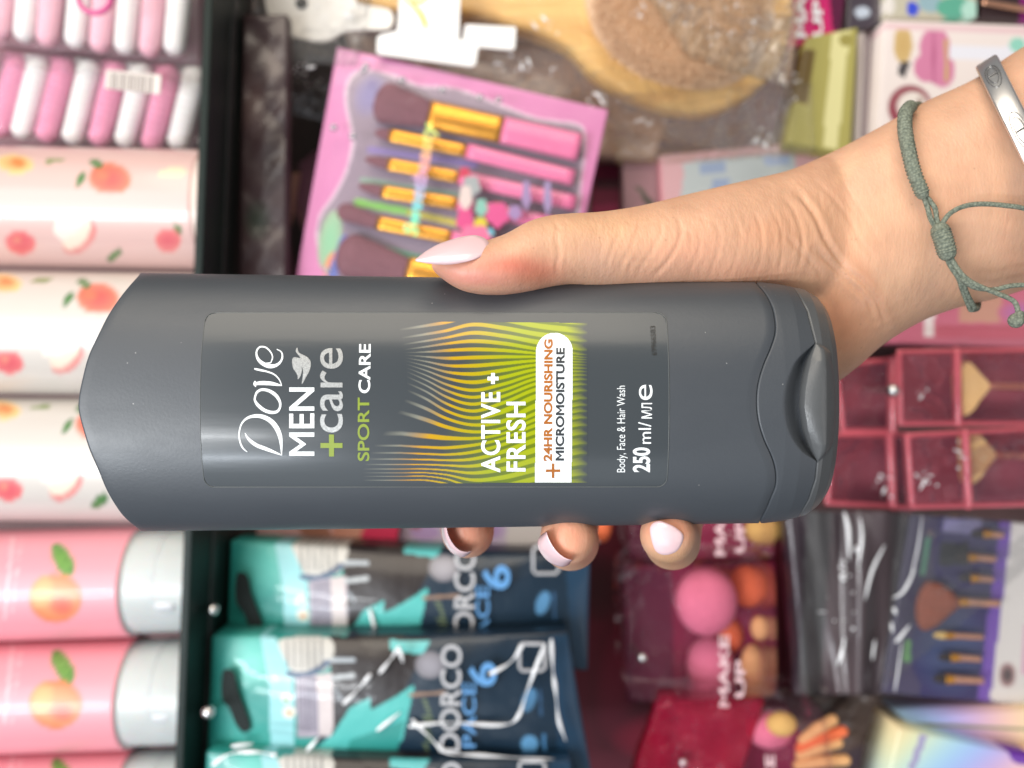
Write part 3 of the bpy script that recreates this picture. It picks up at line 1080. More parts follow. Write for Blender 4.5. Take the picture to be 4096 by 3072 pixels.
blob(2060, 1065, 160, 52, (196, 96, 82), .7, 8)
blob(1900, 1120, 200, 60, (204, 124, 116), .7, 12)
blob(2150, 1100, 90, 50, (206, 120, 92), .5)
blob(1950, 1160, 150, 22, (214, 168, 140), .6)
blob(3330, 1300, 170, 150, (214, 140, 98), .65)
blob(3000, 1100, 200, 60, (208, 146, 118), .5)
blob(2650, 1110, 250, 60, (205, 150, 125), .45)
blob(3650, 1150, 230, 110, (200, 160, 128), .35)
blob(3900, 900, 300, 260, (216, 170, 140), .6)
for k_ in range(60):
    blob(r2.uniform(2300, 4100), r2.uniform(500, 1300), r2.uniform(30, 110), r2.uniform(20, 50), [(206, 146, 118), (232, 188, 150), (214, 164, 140), (198, 160, 140)][k_ % 4], r2.uniform(.12, .30), r2.uniform(0, 180))
blob(3450, 1080, 26, 160, (190, 128, 98), .35, -35)
blob(3300, 900, 200, 160, (222, 170, 132), .4)
blob(2400, 900, 260, 60, (232, 184, 140), .4)
blob(2750, 1000, 160, 80, (222, 160, 132), .5)
blob(3100, 950, 120, 70, (216, 158, 124), .5)
blob(1868, 2130, 110, 90, (226, 150, 124), .85)
blob(2262, 2150, 100, 95, (226, 152, 124), .85)
blob(2672, 2110, 110, 75, (222, 148, 120), .85)
blob(2672, 2240, 120, 50, (196, 152, 116), .9)
me2 = hm
me2.vertices.foreach_set('co', co2.astype(np.float32).ravel())
ca = me2.color_attributes.new('Col', 'FLOAT_COLOR', 'POINT')
cc = np.ones((n, 4), np.float32); cc[:, :3] = C
ca.data.foreach_set('color', cc.ravel())

m, nt, b = newmat('skin')
at = nt.nodes.new('ShaderNodeAttribute'); at.attribute_name = 'Col'
tc = nt.nodes.new('ShaderNodeTexCoord')
n1 = nt.nodes.new('ShaderNodeTexNoise'); n1.inputs['Scale'].default_value = 90; n1.inputs['Detail'].default_value = 5
nt.links.new(tc.outputs['Object'], n1.inputs['Vector'])
mr = nt.nodes.new('ShaderNodeMapRange'); mr.inputs[1].default_value = 0.3; mr.inputs[2].default_value = 0.7; mr.inputs[3].default_value = 0.88; mr.inputs[4].default_value = 1.07
nt.links.new(n1.outputs['Fac'], mr.inputs[0])
mul = nt.nodes.new('ShaderNodeMix'); mul.data_type = 'RGBA'; mul.blend_type = 'MULTIPLY'; mul.inputs[0].default_value = 1
nt.links.new(at.outputs['Color'], mul.inputs[6]); nt.links.new(mr.outputs[0], mul.inputs[7])
# pores / tiny dots on the forearm
vo = nt.nodes.new('ShaderNodeTexVoronoi'); vo.inputs['Scale'].default_value = 330
nt.links.new(tc.outputs['Object'], vo.inputs['Vector'])
lt = nt.nodes.new('ShaderNodeMapRange'); lt.inputs[1].default_value = 0.05; lt.inputs[2].default_value = 0.14; lt.inputs[3].default_value = 0.80; lt.inputs[4].default_value = 1.0
nt.links.new(vo.outputs['Distance'], lt.inputs[0])
sp = nt.nodes.new('ShaderNodeSeparateColor'); nt.links.new(vo.outputs['Color'], sp.inputs[0])
g_ = nt.nodes.new('ShaderNodeMath'); g_.operation = 'GREATER_THAN'; g_.inputs[1].default_value = 0.86
nt.links.new(sp.outputs[0], g_.inputs[0])
mx2 = nt.nodes.new('ShaderNodeMix'); mx2.data_type = 'FLOAT'; mx2.inputs[2].default_value = 1.0
nt.links.new(g_.outputs[0], mx2.inputs[0]); nt.links.new(lt.outputs[0], mx2.inputs[3])
mul2 = nt.nodes.new('ShaderNodeMix'); mul2.data_type = 'RGBA'; mul2.blend_type = 'MULTIPLY'; mul2.inputs[0].default_value = 1
nt.links.new(mul.outputs[2], mul2.inputs[6]); nt.links.new(mx2.outputs[0], mul2.inputs[7])
nt.links.new(mul2.outputs[2], b.inputs['Base Color'])
b.inputs['Roughness'].default_value = 0.46
b.inputs['Specular IOR Level'].default_value = 0.42
b.inputs['Subsurface Weight'].default_value = 0.18
b.inputs['Subsurface Radius'].default_value = (1.0, 0.35, 0.18)
b.inputs['Subsurface Scale'].default_value = 0.0035
# skin relief: fine criss-cross cells and stretched wrinkles
w1 = nt.nodes.new('ShaderNodeTexVoronoi'); w1.inputs['Scale'].default_value = 1100; w1.feature = 'F1'
mp_ = nt.nodes.new('ShaderNodeMapping'); mp_.inputs['Rotation'].default_value = (0, 0.5, 0.2); mp_.inputs['Scale'].default_value = (0.6, 1, 1.3)
nt.links.new(tc.outputs['Object'], mp_.inputs[0]); nt.links.new(mp_.outputs[0], w1.inputs['Vector'])
n2 = nt.nodes.new('ShaderNodeTexNoise'); n2.inputs['Scale'].default_value = 220; n2.inputs['Detail'].default_value = 6; n2.inputs['Roughness'].default_value = 0.6
mp2 = nt.nodes.new('ShaderNodeMapping'); mp2.inputs['Rotation'].default_value = (0, -0.35, 0); mp2.inputs['Scale'].default_value = (0.45, 1, 1.6)
nt.links.new(tc.outputs['Object'], mp2.inputs[0]); nt.links.new(mp2.outputs[0], n2.inputs['Vector'])
ad = nt.nodes.new('ShaderNodeMath'); ad.operation = 'MULTIPLY_ADD'; ad.inputs[1].default_value = 0.16
nt.links.new(w1.outputs['Distance'], ad.inputs[0]); nt.links.new(n2.outputs['Fac'], ad.inputs[2])
bp = nt.nodes.new('ShaderNodeBump'); bp.inputs['Strength'].default_value = 0.42; bp.inputs['Distance'].default_value = 0.0006
nt.links.new(ad.outputs[0], bp.inputs['Height']); nt.links.new(bp.outputs[0], b.inputs['Normal'])
skin = m
person = thing('person', 'person shown by one bare hand and wrist holding the grey bottle, pale pink nails', 'person', P(3900, 780, 0.026))
me2.materials.clear(); me2.materials.append(skin)
me2.polygons.foreach_set('use_smooth', np.ones(len(me2.polygons), bool))
hc = Vector(((co.min(0) + co.max(0)) / 2))
me2.transform(Matrix.Translation(-hc))
hand = bpy.data.objects.new('hand', me2); COL.objects.link(hand)
hand.parent = person; hand.location = hc - WL[person.name]
WL['hand'] = hc
me2.name = 'hand'

# ---- nails
nailm = plain('nail_polish', (0.78, 0.55, 0.58), 0.20, var=0.02, vscale=60, coat=0.6)


def dome_nail(poly, dfun, thick=0.0005, bulge=0.0012, n=5, rings=7):
    sm = smooth_poly(poly, n)
    c = np.mean(np.array(poly), 0)
    V, F = [], []
    N = len(sm)
    lv = np.linspace(0, 1, rings + 1)
    for s in lv[1:]:
        for x, y in sm:
            px, py = c[0] + (x - c[0]) * s, c[1] + (y - c[1]) * s
            V.append(P(px, py, dfun(px, py) - bulge * (1 - s * s)))
    for x, y in sm:   # underside edge
        V.append(P(c[0] + (x - c[0]) * 1.0, c[1] + (y - c[1]) * 1.0, dfun(x, y) + thick))
    V.append(P(c[0], c[1], dfun(*c) - bulge))
    V.append(P(c[0], c[1], dfun(*c) + thick))
    last = len(V) - 1
    for j in range(rings):
        for i in range(N):
            F.append((j * N + i, j * N + (i + 1) % N, (j + 1) * N + (i + 1) % N, (j + 1) * N + i))
    for i in range(N):
        F.append((last - 1, (i + 1) % N, i))
        F.append((rings * N + i, rings * N + (i + 1) % N, last))
    return V, F


tn = [(1661, 1041), (1690, 1014), (1717, 996), (1750, 978), (1782, 966), (1815, 955), (1847, 947), (1880, 941), (1905, 941), (1934, 950), (1953, 966), (1957, 990), (1938, 1016), (1905, 1035), (1862, 1048), (1804, 1058), (1760, 1058), (1728, 1056), (1690, 1050)]
v, f = dome_nail(tn, lambda x, y: -0.0150 - 0.0062 * min(max((y - 945) / 100, 0), 1), 0.0006, 0.0016)
nl = make('fingernail', v, f, nailm, person)
nl['label'] = 'long almond shaped pale pink thumbnail'


def shell_nail(outer, inner, d_out, d_in, thick=0.0005, m=9):
    so = smooth_poly(outer, 6, closed=False); si = smooth_poly(inner, 6, closed=False)
    def rs(a, n=26):
        a = np.array(a); L = np.r_[0, np.cumsum(np.linalg.norm(np.diff(a, axis=0), axis=1))]
        t = np.linspace(0, L[-1], n)
        return np.stack([np.interp(t, L, a[:, 0]), np.interp(t, L, a[:, 1])], -1)
    so, si = rs(so), rs(si)
    N = len(so)
    V, F = [], []
    for lay in (0, 1):
        for j in range(m):
            s = j / (m - 1)
            bul = math.sin(math.pi * s) * 0.0008
            for i in range(N):
                p = so[i] * (1 - s) + si[i] * s
                V.append(P(p[0], p[1], d_out * (1 - s) + d_in * s - bul + lay * thick))
    def idx(l, j, i): return l * m * N + j * N + i
    for l in (0, 1):
        for j in range(m - 1):
            for i in range(N - 1):
                F.append((idx(l, j, i), idx(l, j, i + 1), idx(l, j + 1, i + 1), idx(l, j + 1, i)))
    for j in range(m - 1):
        F.append((idx(0, j, 0), idx(0, j + 1, 0), idx(1, j + 1, 0), idx(1, j, 0)))
        F.append((idx(0, j, N - 1), idx(0, j + 1, N - 1), idx(1, j + 1, N - 1), idx(1, j, N - 1)))
    for i in range(N - 1):
        F.append((idx(0, 0, i), idx(0, 0, i + 1), idx(1, 0, i + 1), idx(1, 0, i)))
        F.append((idx(0, m - 1, i), idx(0, m - 1, i + 1), idx(1, m - 1, i + 1), idx(1, m - 1, i)))
    return V, F


v, f = shell_nail([(2180, 2126), (2158, 2148), (2150, 2172), (2158, 2204), (2190, 2244), (2236, 2266), (2270, 2262), (2290, 2244)],
                  [(2186, 2128), (2190, 2142), (2200, 2164), (2214, 2188), (2234, 2212), (2258, 2230), (2278, 2238), (2290, 2240)], -0.0055, -0.0118)
make('fingernail', v, f, nailm, person)
v, f = shell_nail([(1768, 2080), (1765, 2107), (1769, 2142), (1784, 2182), (1812, 2216), (1846, 2229), (1872, 2220), (1886, 2206)],
                  [(1786, 2080), (1786, 2107), (1790, 2132), (1802, 2160), (1822, 2188), (1844, 2204), (1866, 2208), (1884, 2204)], 0.0090, 0.0040)
make('fingernail', v, f, nailm, person)
rn = [(2600, 2129), (2607, 2097), (2636, 2084), (2671, 2094), (2705, 2112), (2733, 2139), (2728, 2174), (2704, 2207), (2658, 2220), (2620, 2200)]
v, f = dome_nail(rn, lambda x, y: -0.0050 - 0.0068 * math.sqrt(max(0.05, 1 - ((x - 2672) ** 2 + (y - 2140) ** 2) / 125 ** 2)) - 0.0004, 0.0008, 0.0003)
make('fingernail', v, f, nailm, person)

# ---- cord bracelet
cordm, nt, b = newmat('sage_cord')
tc = nt.nodes.new('ShaderNodeTexCoord')
vv = nt.nodes.new('ShaderNodeTexVoronoi'); vv.inputs['Scale'].default_value = 1500
nt.links.new(tc.outputs['Object'], vv.inputs['Vector'])
rr_ = nt.nodes.new('ShaderNodeValToRGB')
rr_.color_ramp.elements[0].color = (*lin((136, 142, 126)), 1); rr_.color_ramp.elements[1].color = (*lin((78, 86, 76)), 1)
nt.links.new(vv.outputs['Distance'], rr_.inputs[0]); nt.links.new(rr_.outputs[0], b.inputs['Base Color'])
b.inputs['Roughness'].default_value = 0.85
bp = nt.nodes.new('ShaderNodeBump'); bp.invert = True; bp.inputs['Strength'].default_value = 0.7; bp.inputs['Distance'].default_value = 0.0003
nt.links.new(vv.outputs['Distance'], bp.inputs['Height']); nt.links.new(bp.outputs[0], b.inputs['Normal'])

cb = thing('cord_bracelet', 'sage green knotted cord bracelet tied round the wrist', 'bracelet', P(3700, 800, 0.02))


def wrapped(path, r0, turns, amp=0.00018, seg=20):
    """a wound sleeve: ridges round the axis"""
    pts = catmull3(path, 22)
    n = len(pts)
    rad = [r0 + amp * math.sin(2 * math.pi * turns * i / n) for i in range(n)]
    return tube_geo(pts, rad, seg)


front = lambda d: d
sl = [P(3640, 428, .0160), P(3622, 455, .0105), P(3620, 520, .0070), P(3634, 600, .0040), P(3656, 690, .0025), P(3690, 775, .0022)]
v, f = wrapped(sl, .0017, 32)
make('wound_sleeve', v, f, cordm, cb)


def cord(pts, r=.00062):
    v, f = tube_geo(catmull3([P(*p) for p in pts], 8), r, 10)
    return v, f


v, f = merge(cord([(3690, 775, .0022), (3710, 830, .0022), (3725, 880, .0022), (3762, 940, .0024)]),
             cord([(3695, 775, .0030), (3738, 830, .0022), (3748, 880, .0022), (3772, 935, .0020)]))
make('cord', v, f, cordm, cb)
kn = [P(3762, 925, .0020), P(3774, 960, .0016), P(3788, 1010, .0018)]
v, f = wrapped(kn, .0023, 9, .00013)
make('knot', v, f, cordm, cb)
v, f = merge(cord([(3778, 1010, .0020), (3800, 1060, .0024), (3835, 1115, .0030), (3850, 1160, .0050), (3880, 1236, .0090)]),
             cord([(3786, 1008, .0020), (3815, 1060, .0022), (3850, 1120, .0028), (3866, 1170, .0050), (3896, 1228, .0085)]))
make('cord', v, f, cordm, cb)
v, f = merge(cord([(3792, 1010, .0018), (3830, 1075, .0016), (3870, 1118, .0014), (3930, 1150, .0012), (4000, 1178, .0010), (4055, 1205, .0008), (4072, 1245, .0006), (4068, 1270, .0006)]),
             ball_geo(P(4064, 1282, .0006), .0019, 16, 10), ball_geo(P(4078, 1262, .0004), .0013, 12, 8))
make('tail_cord', v, f, cordm, cb)
v, f = cord([(3765, 915, .0014), (3775, 885, .0012), (3805, 850, .0010), (3860, 824, .0008), (3930, 816, .0006), (4020, 822, .0008), (4110, 838, .0010), (4250, 900, .0030), (4330, 1010, .008)])
make('tail_cord', v, f, cordm, cb)
v, f = cord([(3850, 1118, .0014), (3900, 1150, .0020), (3975, 1158, .0020), (4040, 1144, .0012), (4110, 1140, .0012), (4260, 1150, .0016)])
make('tail_cord', v, f, cordm, cb)
v, f = cord([(3640, 428, .0160), (3690, 430, .030), (3740, 560, .0455), (3830, 900, .0480), (3900, 1150, .0400), (3910, 1225, .0260), (3885, 1236, .0095)], .0009)
make('cord', v, f, cordm, cb)

# ---- steel bangle
steel, nt, b = newmat('polished_steel')
b.inputs['Base Color'].default_value = (0.95, 0.94, 0.93, 1); b.inputs['Metallic'].default_value = 1; b.inputs['Roughness'].default_value = 0.34
noise_bump(nt, b, 40, 0.12, 0.002, 2, scl=(1, 1, 1))
dark = plain('engraved_line', (0.30, 0.30, 0.30), 0.4, metal=0.8)
bg = thing('steel_bangle', 'polished steel bangle with oval screw motifs on the forearm', 'bracelet', P(4190, 720, 0.028))
Cc = np.array((4192., 735.)); Av = np.array((-243., -480.)); Wv = np.array((44., -27.))
DC, DB = .027, .0275


def bang(phi, wv, lift=0.0):
    """point of the band: phi round the wrist, wv -1..1 across the band"""
    k = 1 + lift / 0.03
    xy = Cc + Av * math.cos(phi) * k + Wv * wv
    return P(xy[0], xy[1], DC - DB * math.sin(phi) * k)


V, F = [], []
NP = 96
prof = [(-1, 0), (-0.96, .0006), (-0.8, .0009), (0.8, .0009), (0.96, .0006), (1, 0), (0.9, -.0007), (-0.9, -.0007)]
for i in range(NP):
    ph = 2 * math.pi * i / NP
    for wv, lf in prof: V.append(bang(ph, wv, lf))
q = len(prof)
for i in range(NP):
    for k in range(q):
        F.append((i * q + k, i * q + (k + 1) % q, ((i + 1) % NP) * q + (k + 1) % q, ((i + 1) % NP) * q + k))
make('band', V, F, steel, bg)


def screw(phi0):
    r1, r2, d2 = [], [], []
    for k in range(40):
        a = 2 * math.pi * k / 40
        r1.append(bang(phi0 + 0.165 * math.cos(a), 0.60 * math.sin(a), .0010))
        r2.append(bang(phi0 + 0.115 * math.cos(a), 0.42 * math.sin(a), .0011))
    r1.append(r1[0]); r2.append(r2[0])
    g1 = tube_geo(r1, .00014, 6, cap=False); g2 = tube_geo(r2, .00010, 6, cap=False)
    s1 = tube_geo([bang(phi0 + 0.11 * u, 0.0 , .00115) for u in (-1, -.5, 0, .5, 1)], .00030, 6)
    s1 = tube_geo([bang(phi0 , 0.36 * u, .00115) for u in (-1, -.5, 0, .5, 1)], .00022, 6)
    return merge(g1, g2, s1)


for ph in (0.50, 1.12, 1.75):
    v, f = screw(ph)
    make('screw_motif', v, f, dark, bg)

# ================================================================ THE SHOP DISPLAY BEHIND
pm = colmat('printed_card', 0.42, coat=0.15)
pmg = colmat('printed_glossy_film', 0.28, coat=0.5, bump=0.25, bscale=60)
pms = colmat('printed_soft', 0.6)
clear = film('clear_film', gloss=0.20, opac=0.03, bump=0.9, bscale=60, gk=.5)
clearc = film('crinkled_film', gloss=0.22, opac=0.03, bump=1.0, bscale=95, body=(0.75, 0.72, 0.70), gk=.3)
smoky = film('smoky_film', tint=(0.93, 0.92, 0.93), gloss=0.24, opac=0.05, bump=1.0, bscale=70, body=(0.35, 0.32, 0.33))
faint = film('faint_film', gloss=0.15, opac=0.01, bump=0.6, bscale=40, gk=.3)
stiff = film('stiff_clear_plastic', gloss=0.18, opac=0.10, bump=0.25, bscale=30, body=(0.8, 0.75, 0.78))
rosef = film('rose_clear_plastic', tint=(0.985, 0.93, 0.95), gloss=0.22, opac=0.03, bump=0.9, bscale=40, body=(0.5, 0.15, 0.25), gk=.5)
ridge = film('fold_glint', gloss=.5, opac=.30, bump=.3, body=(.85, .88, .95), gk=1.0, rough=.2)
shine = plain('white_glint', (0.92, 0.93, 0.95), 0.12, var=.02, coat=.6)  # bright white used in place of reflections on film
chrome = plain('hook_metal', (0.75, 0.75, 0.74), 0.25, metal=1.0, var=0.05)
gold = plain('gold_ferrule', tuple(lin((214, 150, 52))), 0.30, metal=0.75, var=0.06)
copper = plain('copper_rod', tuple(lin((225, 170, 140))), 0.28, metal=0.8, var=0.06)
pinkh = plain('pink_handle', tuple(lin((232, 120, 165))), 0.35, var=0.03, coat=0.3)
bris = plain('mauve_bristle', tuple(lin((120, 78, 88))), 0.8, var=0.30, vscale=900)
wood = None


def offs(shapes, dx, dy):
    out = []
    for s in shapes:
        if s[0] == 'ell': out.append((s[0], s[1] + dx, s[2] + dy) + tuple(s[3:]))
        elif s[0] == 'poly': out.append(('poly', [(x + dx, y + dy) for x, y in s[1]], s[2]))
        else: out.append(('line', [(x + dx, y + dy) for x, y in s[1]], s[2], s[3]))
    return out


def sparkle(cx, cy, rx, ry, n, d, par, seed, wmax=9):
    """small white balls and strokes standing in for glints on film: one part"""
    r = np.random.default_rng(seed); gs = []
    for k_ in range(n):
        x, y = cx + r.normal() * rx * .5, cy + r.normal() * ry * .5
        w = r.uniform(2.5, wmax) * (1.0 if k_ % 3 else 1.5)
        if k_ % 4 == 0:
            a = r.uniform(0, 3.14); L = r.uniform(6, 18)
            pts = [P(x - math.cos(a) * L, y - math.sin(a) * L, d), P(x, y, d - .0004), P(x + math.cos(a) * L, y + math.sin(a) * L, d)]
            gs.append(tube_geo(pts, [w * .3 * sc(d), w * .6 * sc(d), w * .3 * sc(d)], 7))
        else:
            gs.append(ball_geo(P(x, y, d), w * .6 * sc(d), 8, 6, sx=r.uniform(.7, 1.3), sz=r.uniform(.7, 1.3)))
    v, f = merge(*gs)
    return make('film_sparkles', v, f, shine, par)


# ---------------- wall and shelf
wallm = plain('dark_display_wall', tuple(lin((104, 78, 80))), 0.7, var=0.35, vscale=14)
V = [tuple(P(x, y, 0.45)) for x, y in ((-1400, -1300), (5400, -1300), (5400, 4400), (-1400, 4400))]
V += [(a, b_ + 0.03, c) for a, b_, c in V]
wall = make('wall', V, [(0, 1, 2, 3), (4, 5, 6, 7), (0, 1, 5, 4), (1, 2, 6, 5), (2, 3, 7, 6), (3, 0, 4, 7)], wallm, smooth=False)
wall['kind'] = 'structure'

glassd = plain('dark_green_glass', (0.006, 0.014, 0.012), 0.5, var=0.1, spec=.25)
sh = thing('glass_shelf', 'dark green edged glass shelf carrying the peach cans and tubes', 'shelf', P(830, 1536, .17))
sl = lambda y: 814 - 0.038 * y
a1, a2 = P(sl(-900), -900, .165), P(sl(-900) + 36, -900, .165)
b1, b2 = P(sl(3900), 3900, .165), P(sl(3900) + 36, 3900, .165)
V = []
for p in (a1, a2, b2, b1): V.append(tuple(p))
for p in (a1, a2, b2, b1): V.append((p[0], 0.448, p[2] ))
make('shelf_board', V, [(0, 1, 2, 3), (4, 5, 6, 7), (0, 1, 5, 4), (1, 2, 6, 5), (2, 3, 7, 6), (3, 0, 4, 7)], glassd, sh, smooth=False, bevel=0.0008)
blackr = plain('black_rail', (0.012, 0.013, 0.013), 0.5, var=0.1)
a1, a2 = P(sl(-900) + 90, -900, .19), P(sl(-900) + 122, -900, .19)
b1, b2 = P(sl(3900) + 90, 3900, .19), P(sl(3900) + 122, 3900, .19)
V = []
for p in (a1, a2, b2, b1): V.append(tuple(p))
for p in (a1, a2, b2, b1): V.append((p[0], 0.198, p[2]))
make('under_rail', V, [(0, 1, 2, 3), (4, 5, 6, 7), (0, 1, 5, 4), (1, 2, 6, 5), (2, 3, 7, 6), (3, 0, 4, 7)], blackr, sh, smooth=False, bevel=0.0015)


# ---------------- peach cans (cylinders lying along the picture's x, standing on the shelf in the place)
def base_px(y, d):
    """picture x, at distance d, of the shelf's top where its front edge is seen at height y"""
    return 2048 - (2048 - (814 - 0.038 * y)) * sc(.165) / sc(d)


def cyl_geo(x0, x1, yc, rpx, d, prof=None, nu=90, step=9, slope=0.0, flat=1.0):
    """upright cylinder: x0..x1 picture extent at its axis depth d; prof: list (x, radius factor)"""
    k = sc(d)
    xs = np.linspace(x0, x1, max(2, int((x1 - x0) / step)))
    V, BK = [], []
    for x in xs:
        rf = np.interp(x, [p[0] for p in prof], [p[1] for p in prof]) if prof else 1.0
        cy = yc + slope * (x - x1)
        for i in range(nu):
            a = 2 * math.pi * i / nu
            lat = rpx * rf * math.cos(a); dep = -rpx * rf * math.sin(a) * k * flat
            V.append(((1536 - cy - lat) * k, d + dep, (2048 - x) * k))
            BK.append(0 if math.sin(a) > 0 else 4000)
    n = len(xs)
    F = []
    for j in range(n - 1):
        for i in range(nu):
            F.append((j * nu + i, j * nu + (i + 1) % nu, (j + 1) * nu + (i + 1) % nu, (j + 1) * nu + i))
    F.append(tuple(range(nu))); F.append(tuple((n - 1) * nu + i for i in range(nu)))
    V = np.array(V)
    kk = S0 * (D + V[:, 1]) / D
    return V, F, 2048 - V[:, 2] / kk, 1536 - V[:, 0] / kk + np.array(BK)


GRN = (92, 140, 80); GRN2 = (60, 110, 62)
peach_art = [
    ('ell', 60, 655, 75, 38, 5, (240, 170, 110), (245, 215, 150)), ('ell', 75, 650, 30, 16, 10, (225, 140, 80)),
    ('ell', 215, 643, 42, 8, -5, (130, 150, 90)),
    ('ell', 440, 715, 85, 62, 6, (228, 100, 98), (238, 140, 110)), ('ell', 405, 700, 36, 30, 10, (232, 130, 100), (230, 110, 98)),
    ('ell', 322, 718, 32, 15, -55, GRN, GRN2), ('ell', 385, 655, 30, 16, 30, GRN, GRN2),
    ('ell', 82, 972, 62, 46, 10, (222, 96, 108), (236, 130, 130)), ('ell', 68, 960, 22, 16, 0, (232, 150, 130), (226, 110, 112)),
    ('ell', 318, 948, 82, 52, -48, (238, 178, 168), (228, 130, 130)), ('ell', 306, 934, 74, 44, -50, (240, 232, 214), (244, 226, 206)), ('ell', 270, 900, 64, 46, -42, (250, 236, 226)),
    ('ell', 672, 962, 52, 48, 0, (228, 110, 120), (238, 140, 136)), ('ell', 708, 912, 24, 13, 50, GRN, GRN2),
    ('ell', 458, 1022, 36, 15, -40, GRN, GRN2), ('ell', 690, 690, 60, 20, -4, (248, 222, 190)),
]
can_group = 'peach printed cans lined up on the glass shelf'
canm = colmat('can_print', 0.33, coat=0.3, bump=.06, bscale=25)


def can(yc, rpx, base, art, label, slope, first=True):
    dc = .199
    xb = base_px(yc, dc)
    t = thing('peach_can', label, 'can', P(xb, yc, dc), can_group)
    V, F, X2, Y2 = cyl_geo(-300, xb - 38, yc, rpx, dc, slope=slope)
    C = paint(X2, Y2, base, art)
    make('can_body', V, F, canm, t, colors=C)
    V, F, X2, Y2 = cyl_geo(xb - 37, xb, yc, rpx, dc, prof=[(xb - 37, .985), (xb - 33, 1.008), (xb - 6, 1.008), (xb, .97)], step=3)
    make('can_rim', V, F, colmat_rim, t, colors=np.tile(lin((235, 215, 205)) * ALB, (len(V), 1)))
    return t


colmat_rim = colmat('can_rim_plastic', 0.3)
can(846, 238, (228, 192, 186), peach_art, 'pink can printed with peaches beside the shrink wrapped hair bands', 0.018)
can(1340, 246, (217, 210, 203), [s for s in offs(peach_art, -48, 478)], 'white peach can between the pink can and the other white can', 0.012)
can(1838, 246, (215, 209, 203), [s for s in offs(peach_art, -52, 986)] + [('ell', 396, 2004, 40, 17, -48, GRN, GRN2)], 'white peach can next to the pink tubes', 0.004)

# ---------------- pink tubes with frosted caps
tube_art = [('ell', 222, 2392, 106, 98, 0, (236, 160, 112), (226, 128, 88)), ('ell', 250, 2425, 62, 48, 10, (222, 108, 92), (234, 150, 106)),
            ('ell', 170, 2370, 48, 66, 20, (240, 180, 120), (236, 160, 112)), ('ell', 252, 2240, 74, 36, 62, (120, 168, 80), (88, 140, 62)), ('line', [(225, 2180), (282, 2275)], 5, (80, 125, 60))]
for yy_ in np.arange(2150, 2470, 13):
    tube_art.append(('line', [(18 + 0.1 * (2470 - yy_), yy_), (18 + 0.1 * (2470 - yy_), yy_ + 7)], 9, (250, 205, 212)))
    tube_art.append(('line', [(46 + 0.12 * (2470 - yy_), yy_), (46 + 0.12 * (2470 - yy_), yy_ + 5)], 5, (250, 205, 212)))
tubem = colmat('tube_print', 0.40, coat=0.2, bump=.05, bscale=25)
frost = plain('frosted_plastic', (0.50, 0.53, 0.53), 0.35, var=0.05, vscale=60, sss=0.3)
frostd = plain('frosted_plastic_inner', (0.55, 0.57, 0.60), 0.4, var=0.05)


def pink_tube(yc, label, dy):
    dc = .197
    xb = base_px(yc, dc); xs_ = xb - 292
    t = thing('pink_tube', label, 'tube', P(xb, yc, dc), 'pink peach tubes standing on their caps')
    V, F, X2, Y2 = cyl_geo(-300, xs_ + 30, yc, 222, dc, prof=[(-300, .98), (470, .975)], slope=-0.03)
    make('tube_body', V, F, tubem, t, colors=paint(X2, Y2, (240, 160, 172), offs(tube_art, 0, dy)))
    V, F, X2, Y2 = cyl_geo(xs_, xb, yc - 6, 212, dc, prof=[(xs_, .90), (xs_ + 4, .985), (xs_ + 28, 1.0), (xs_ + 38, .955), (xb - 14, .94), (xb, .90)], step=4, slope=-0.02)
    cp = make('flip_cap', V, F, frost, t)
    V, F, X2, Y2 = cyl_geo(xs_ + 150, xs_ + 154, yc - 6, 212, dc, prof=[(xs_ + 150, .952), (xs_ + 154, .952)], step=1.2, slope=-0.02)
    make('cap_seam', V, F, frostd, cp)
    g = tube_geo([P(xs_ + 105, yc + 95, dc - .0212), P(xs_ + 150, yc + 95, dc - .0212)], .0032, 12)
    make('thumb_tab', g[0], g[1], frostd, cp)
    return t


pink_tube(2322, 'pink peach tube with white flip cap nearest the white peach can', 0)
pink_tube(2766, 'pink peach tube with white flip cap, middle of three', 425)
pink_tube(3210, 'pink peach tube at the bottom left corner, cut by the frame', 860)

# ---------------- two clear packs of rolled hair bands
trays = colmat('tray_card', 0.6)
upper = thing('hair_band_pack', 'clear pack of smooth pink and white rolls in the top left corner', 'pack', P(800, 20, .215))
slab('backing_tray', [(-300, -330), (800, -300), (800, 262), (-300, 150)], .245, .02, trays, upper, base=(176, 128, 142), step=30)
slab('clear_wrap', [(-300, -330), (812, -300), (806, 258), (-300, 168)], .185, .058, clear, upper, step=25)
g = tube_geo([P(380 + 66 * math.cos(a), -10 + 62 * math.sin(a), .184) for a in np.linspace(0, 6.3, 30)], .0012, 8, cap=False)
make('pink_ring_logo', g[0], g[1], plain('pink_print', tuple(lin((205, 80, 140))), .4), upper)
lower = thing('hair_band_pack', 'clear pack of ribbed twisted pink and white rolls with a barcode sticker', 'pack', P(790, 450, .215))
slab('backing_tray', [(-300, 160), (796, 280), (784, 672), (-300, 560)], .243, .02, trays, lower, base=(172, 122, 138), step=30)
slab('clear_wrap', [(-300, 185), (804, 268), (790, 668), (-300, 580)], .188, .054, clear, lower, step=25)
bars = [('line', [(440 + i * 9.4 + (i % 3) * 2, 290 + i * 1.0), (436 + i * 9.4 + (i % 3) * 2, 352 + i * 1.0)], 4 + (i * 7 % 4), (120, 110, 105)) for i in range(19)]
bc = slab('barcode_sticker', [(425, 278), (645, 300), (640, 378), (418, 352)], .186, .0008, pm, lower, base=(226, 216, 210), shapes=bars, step=3)

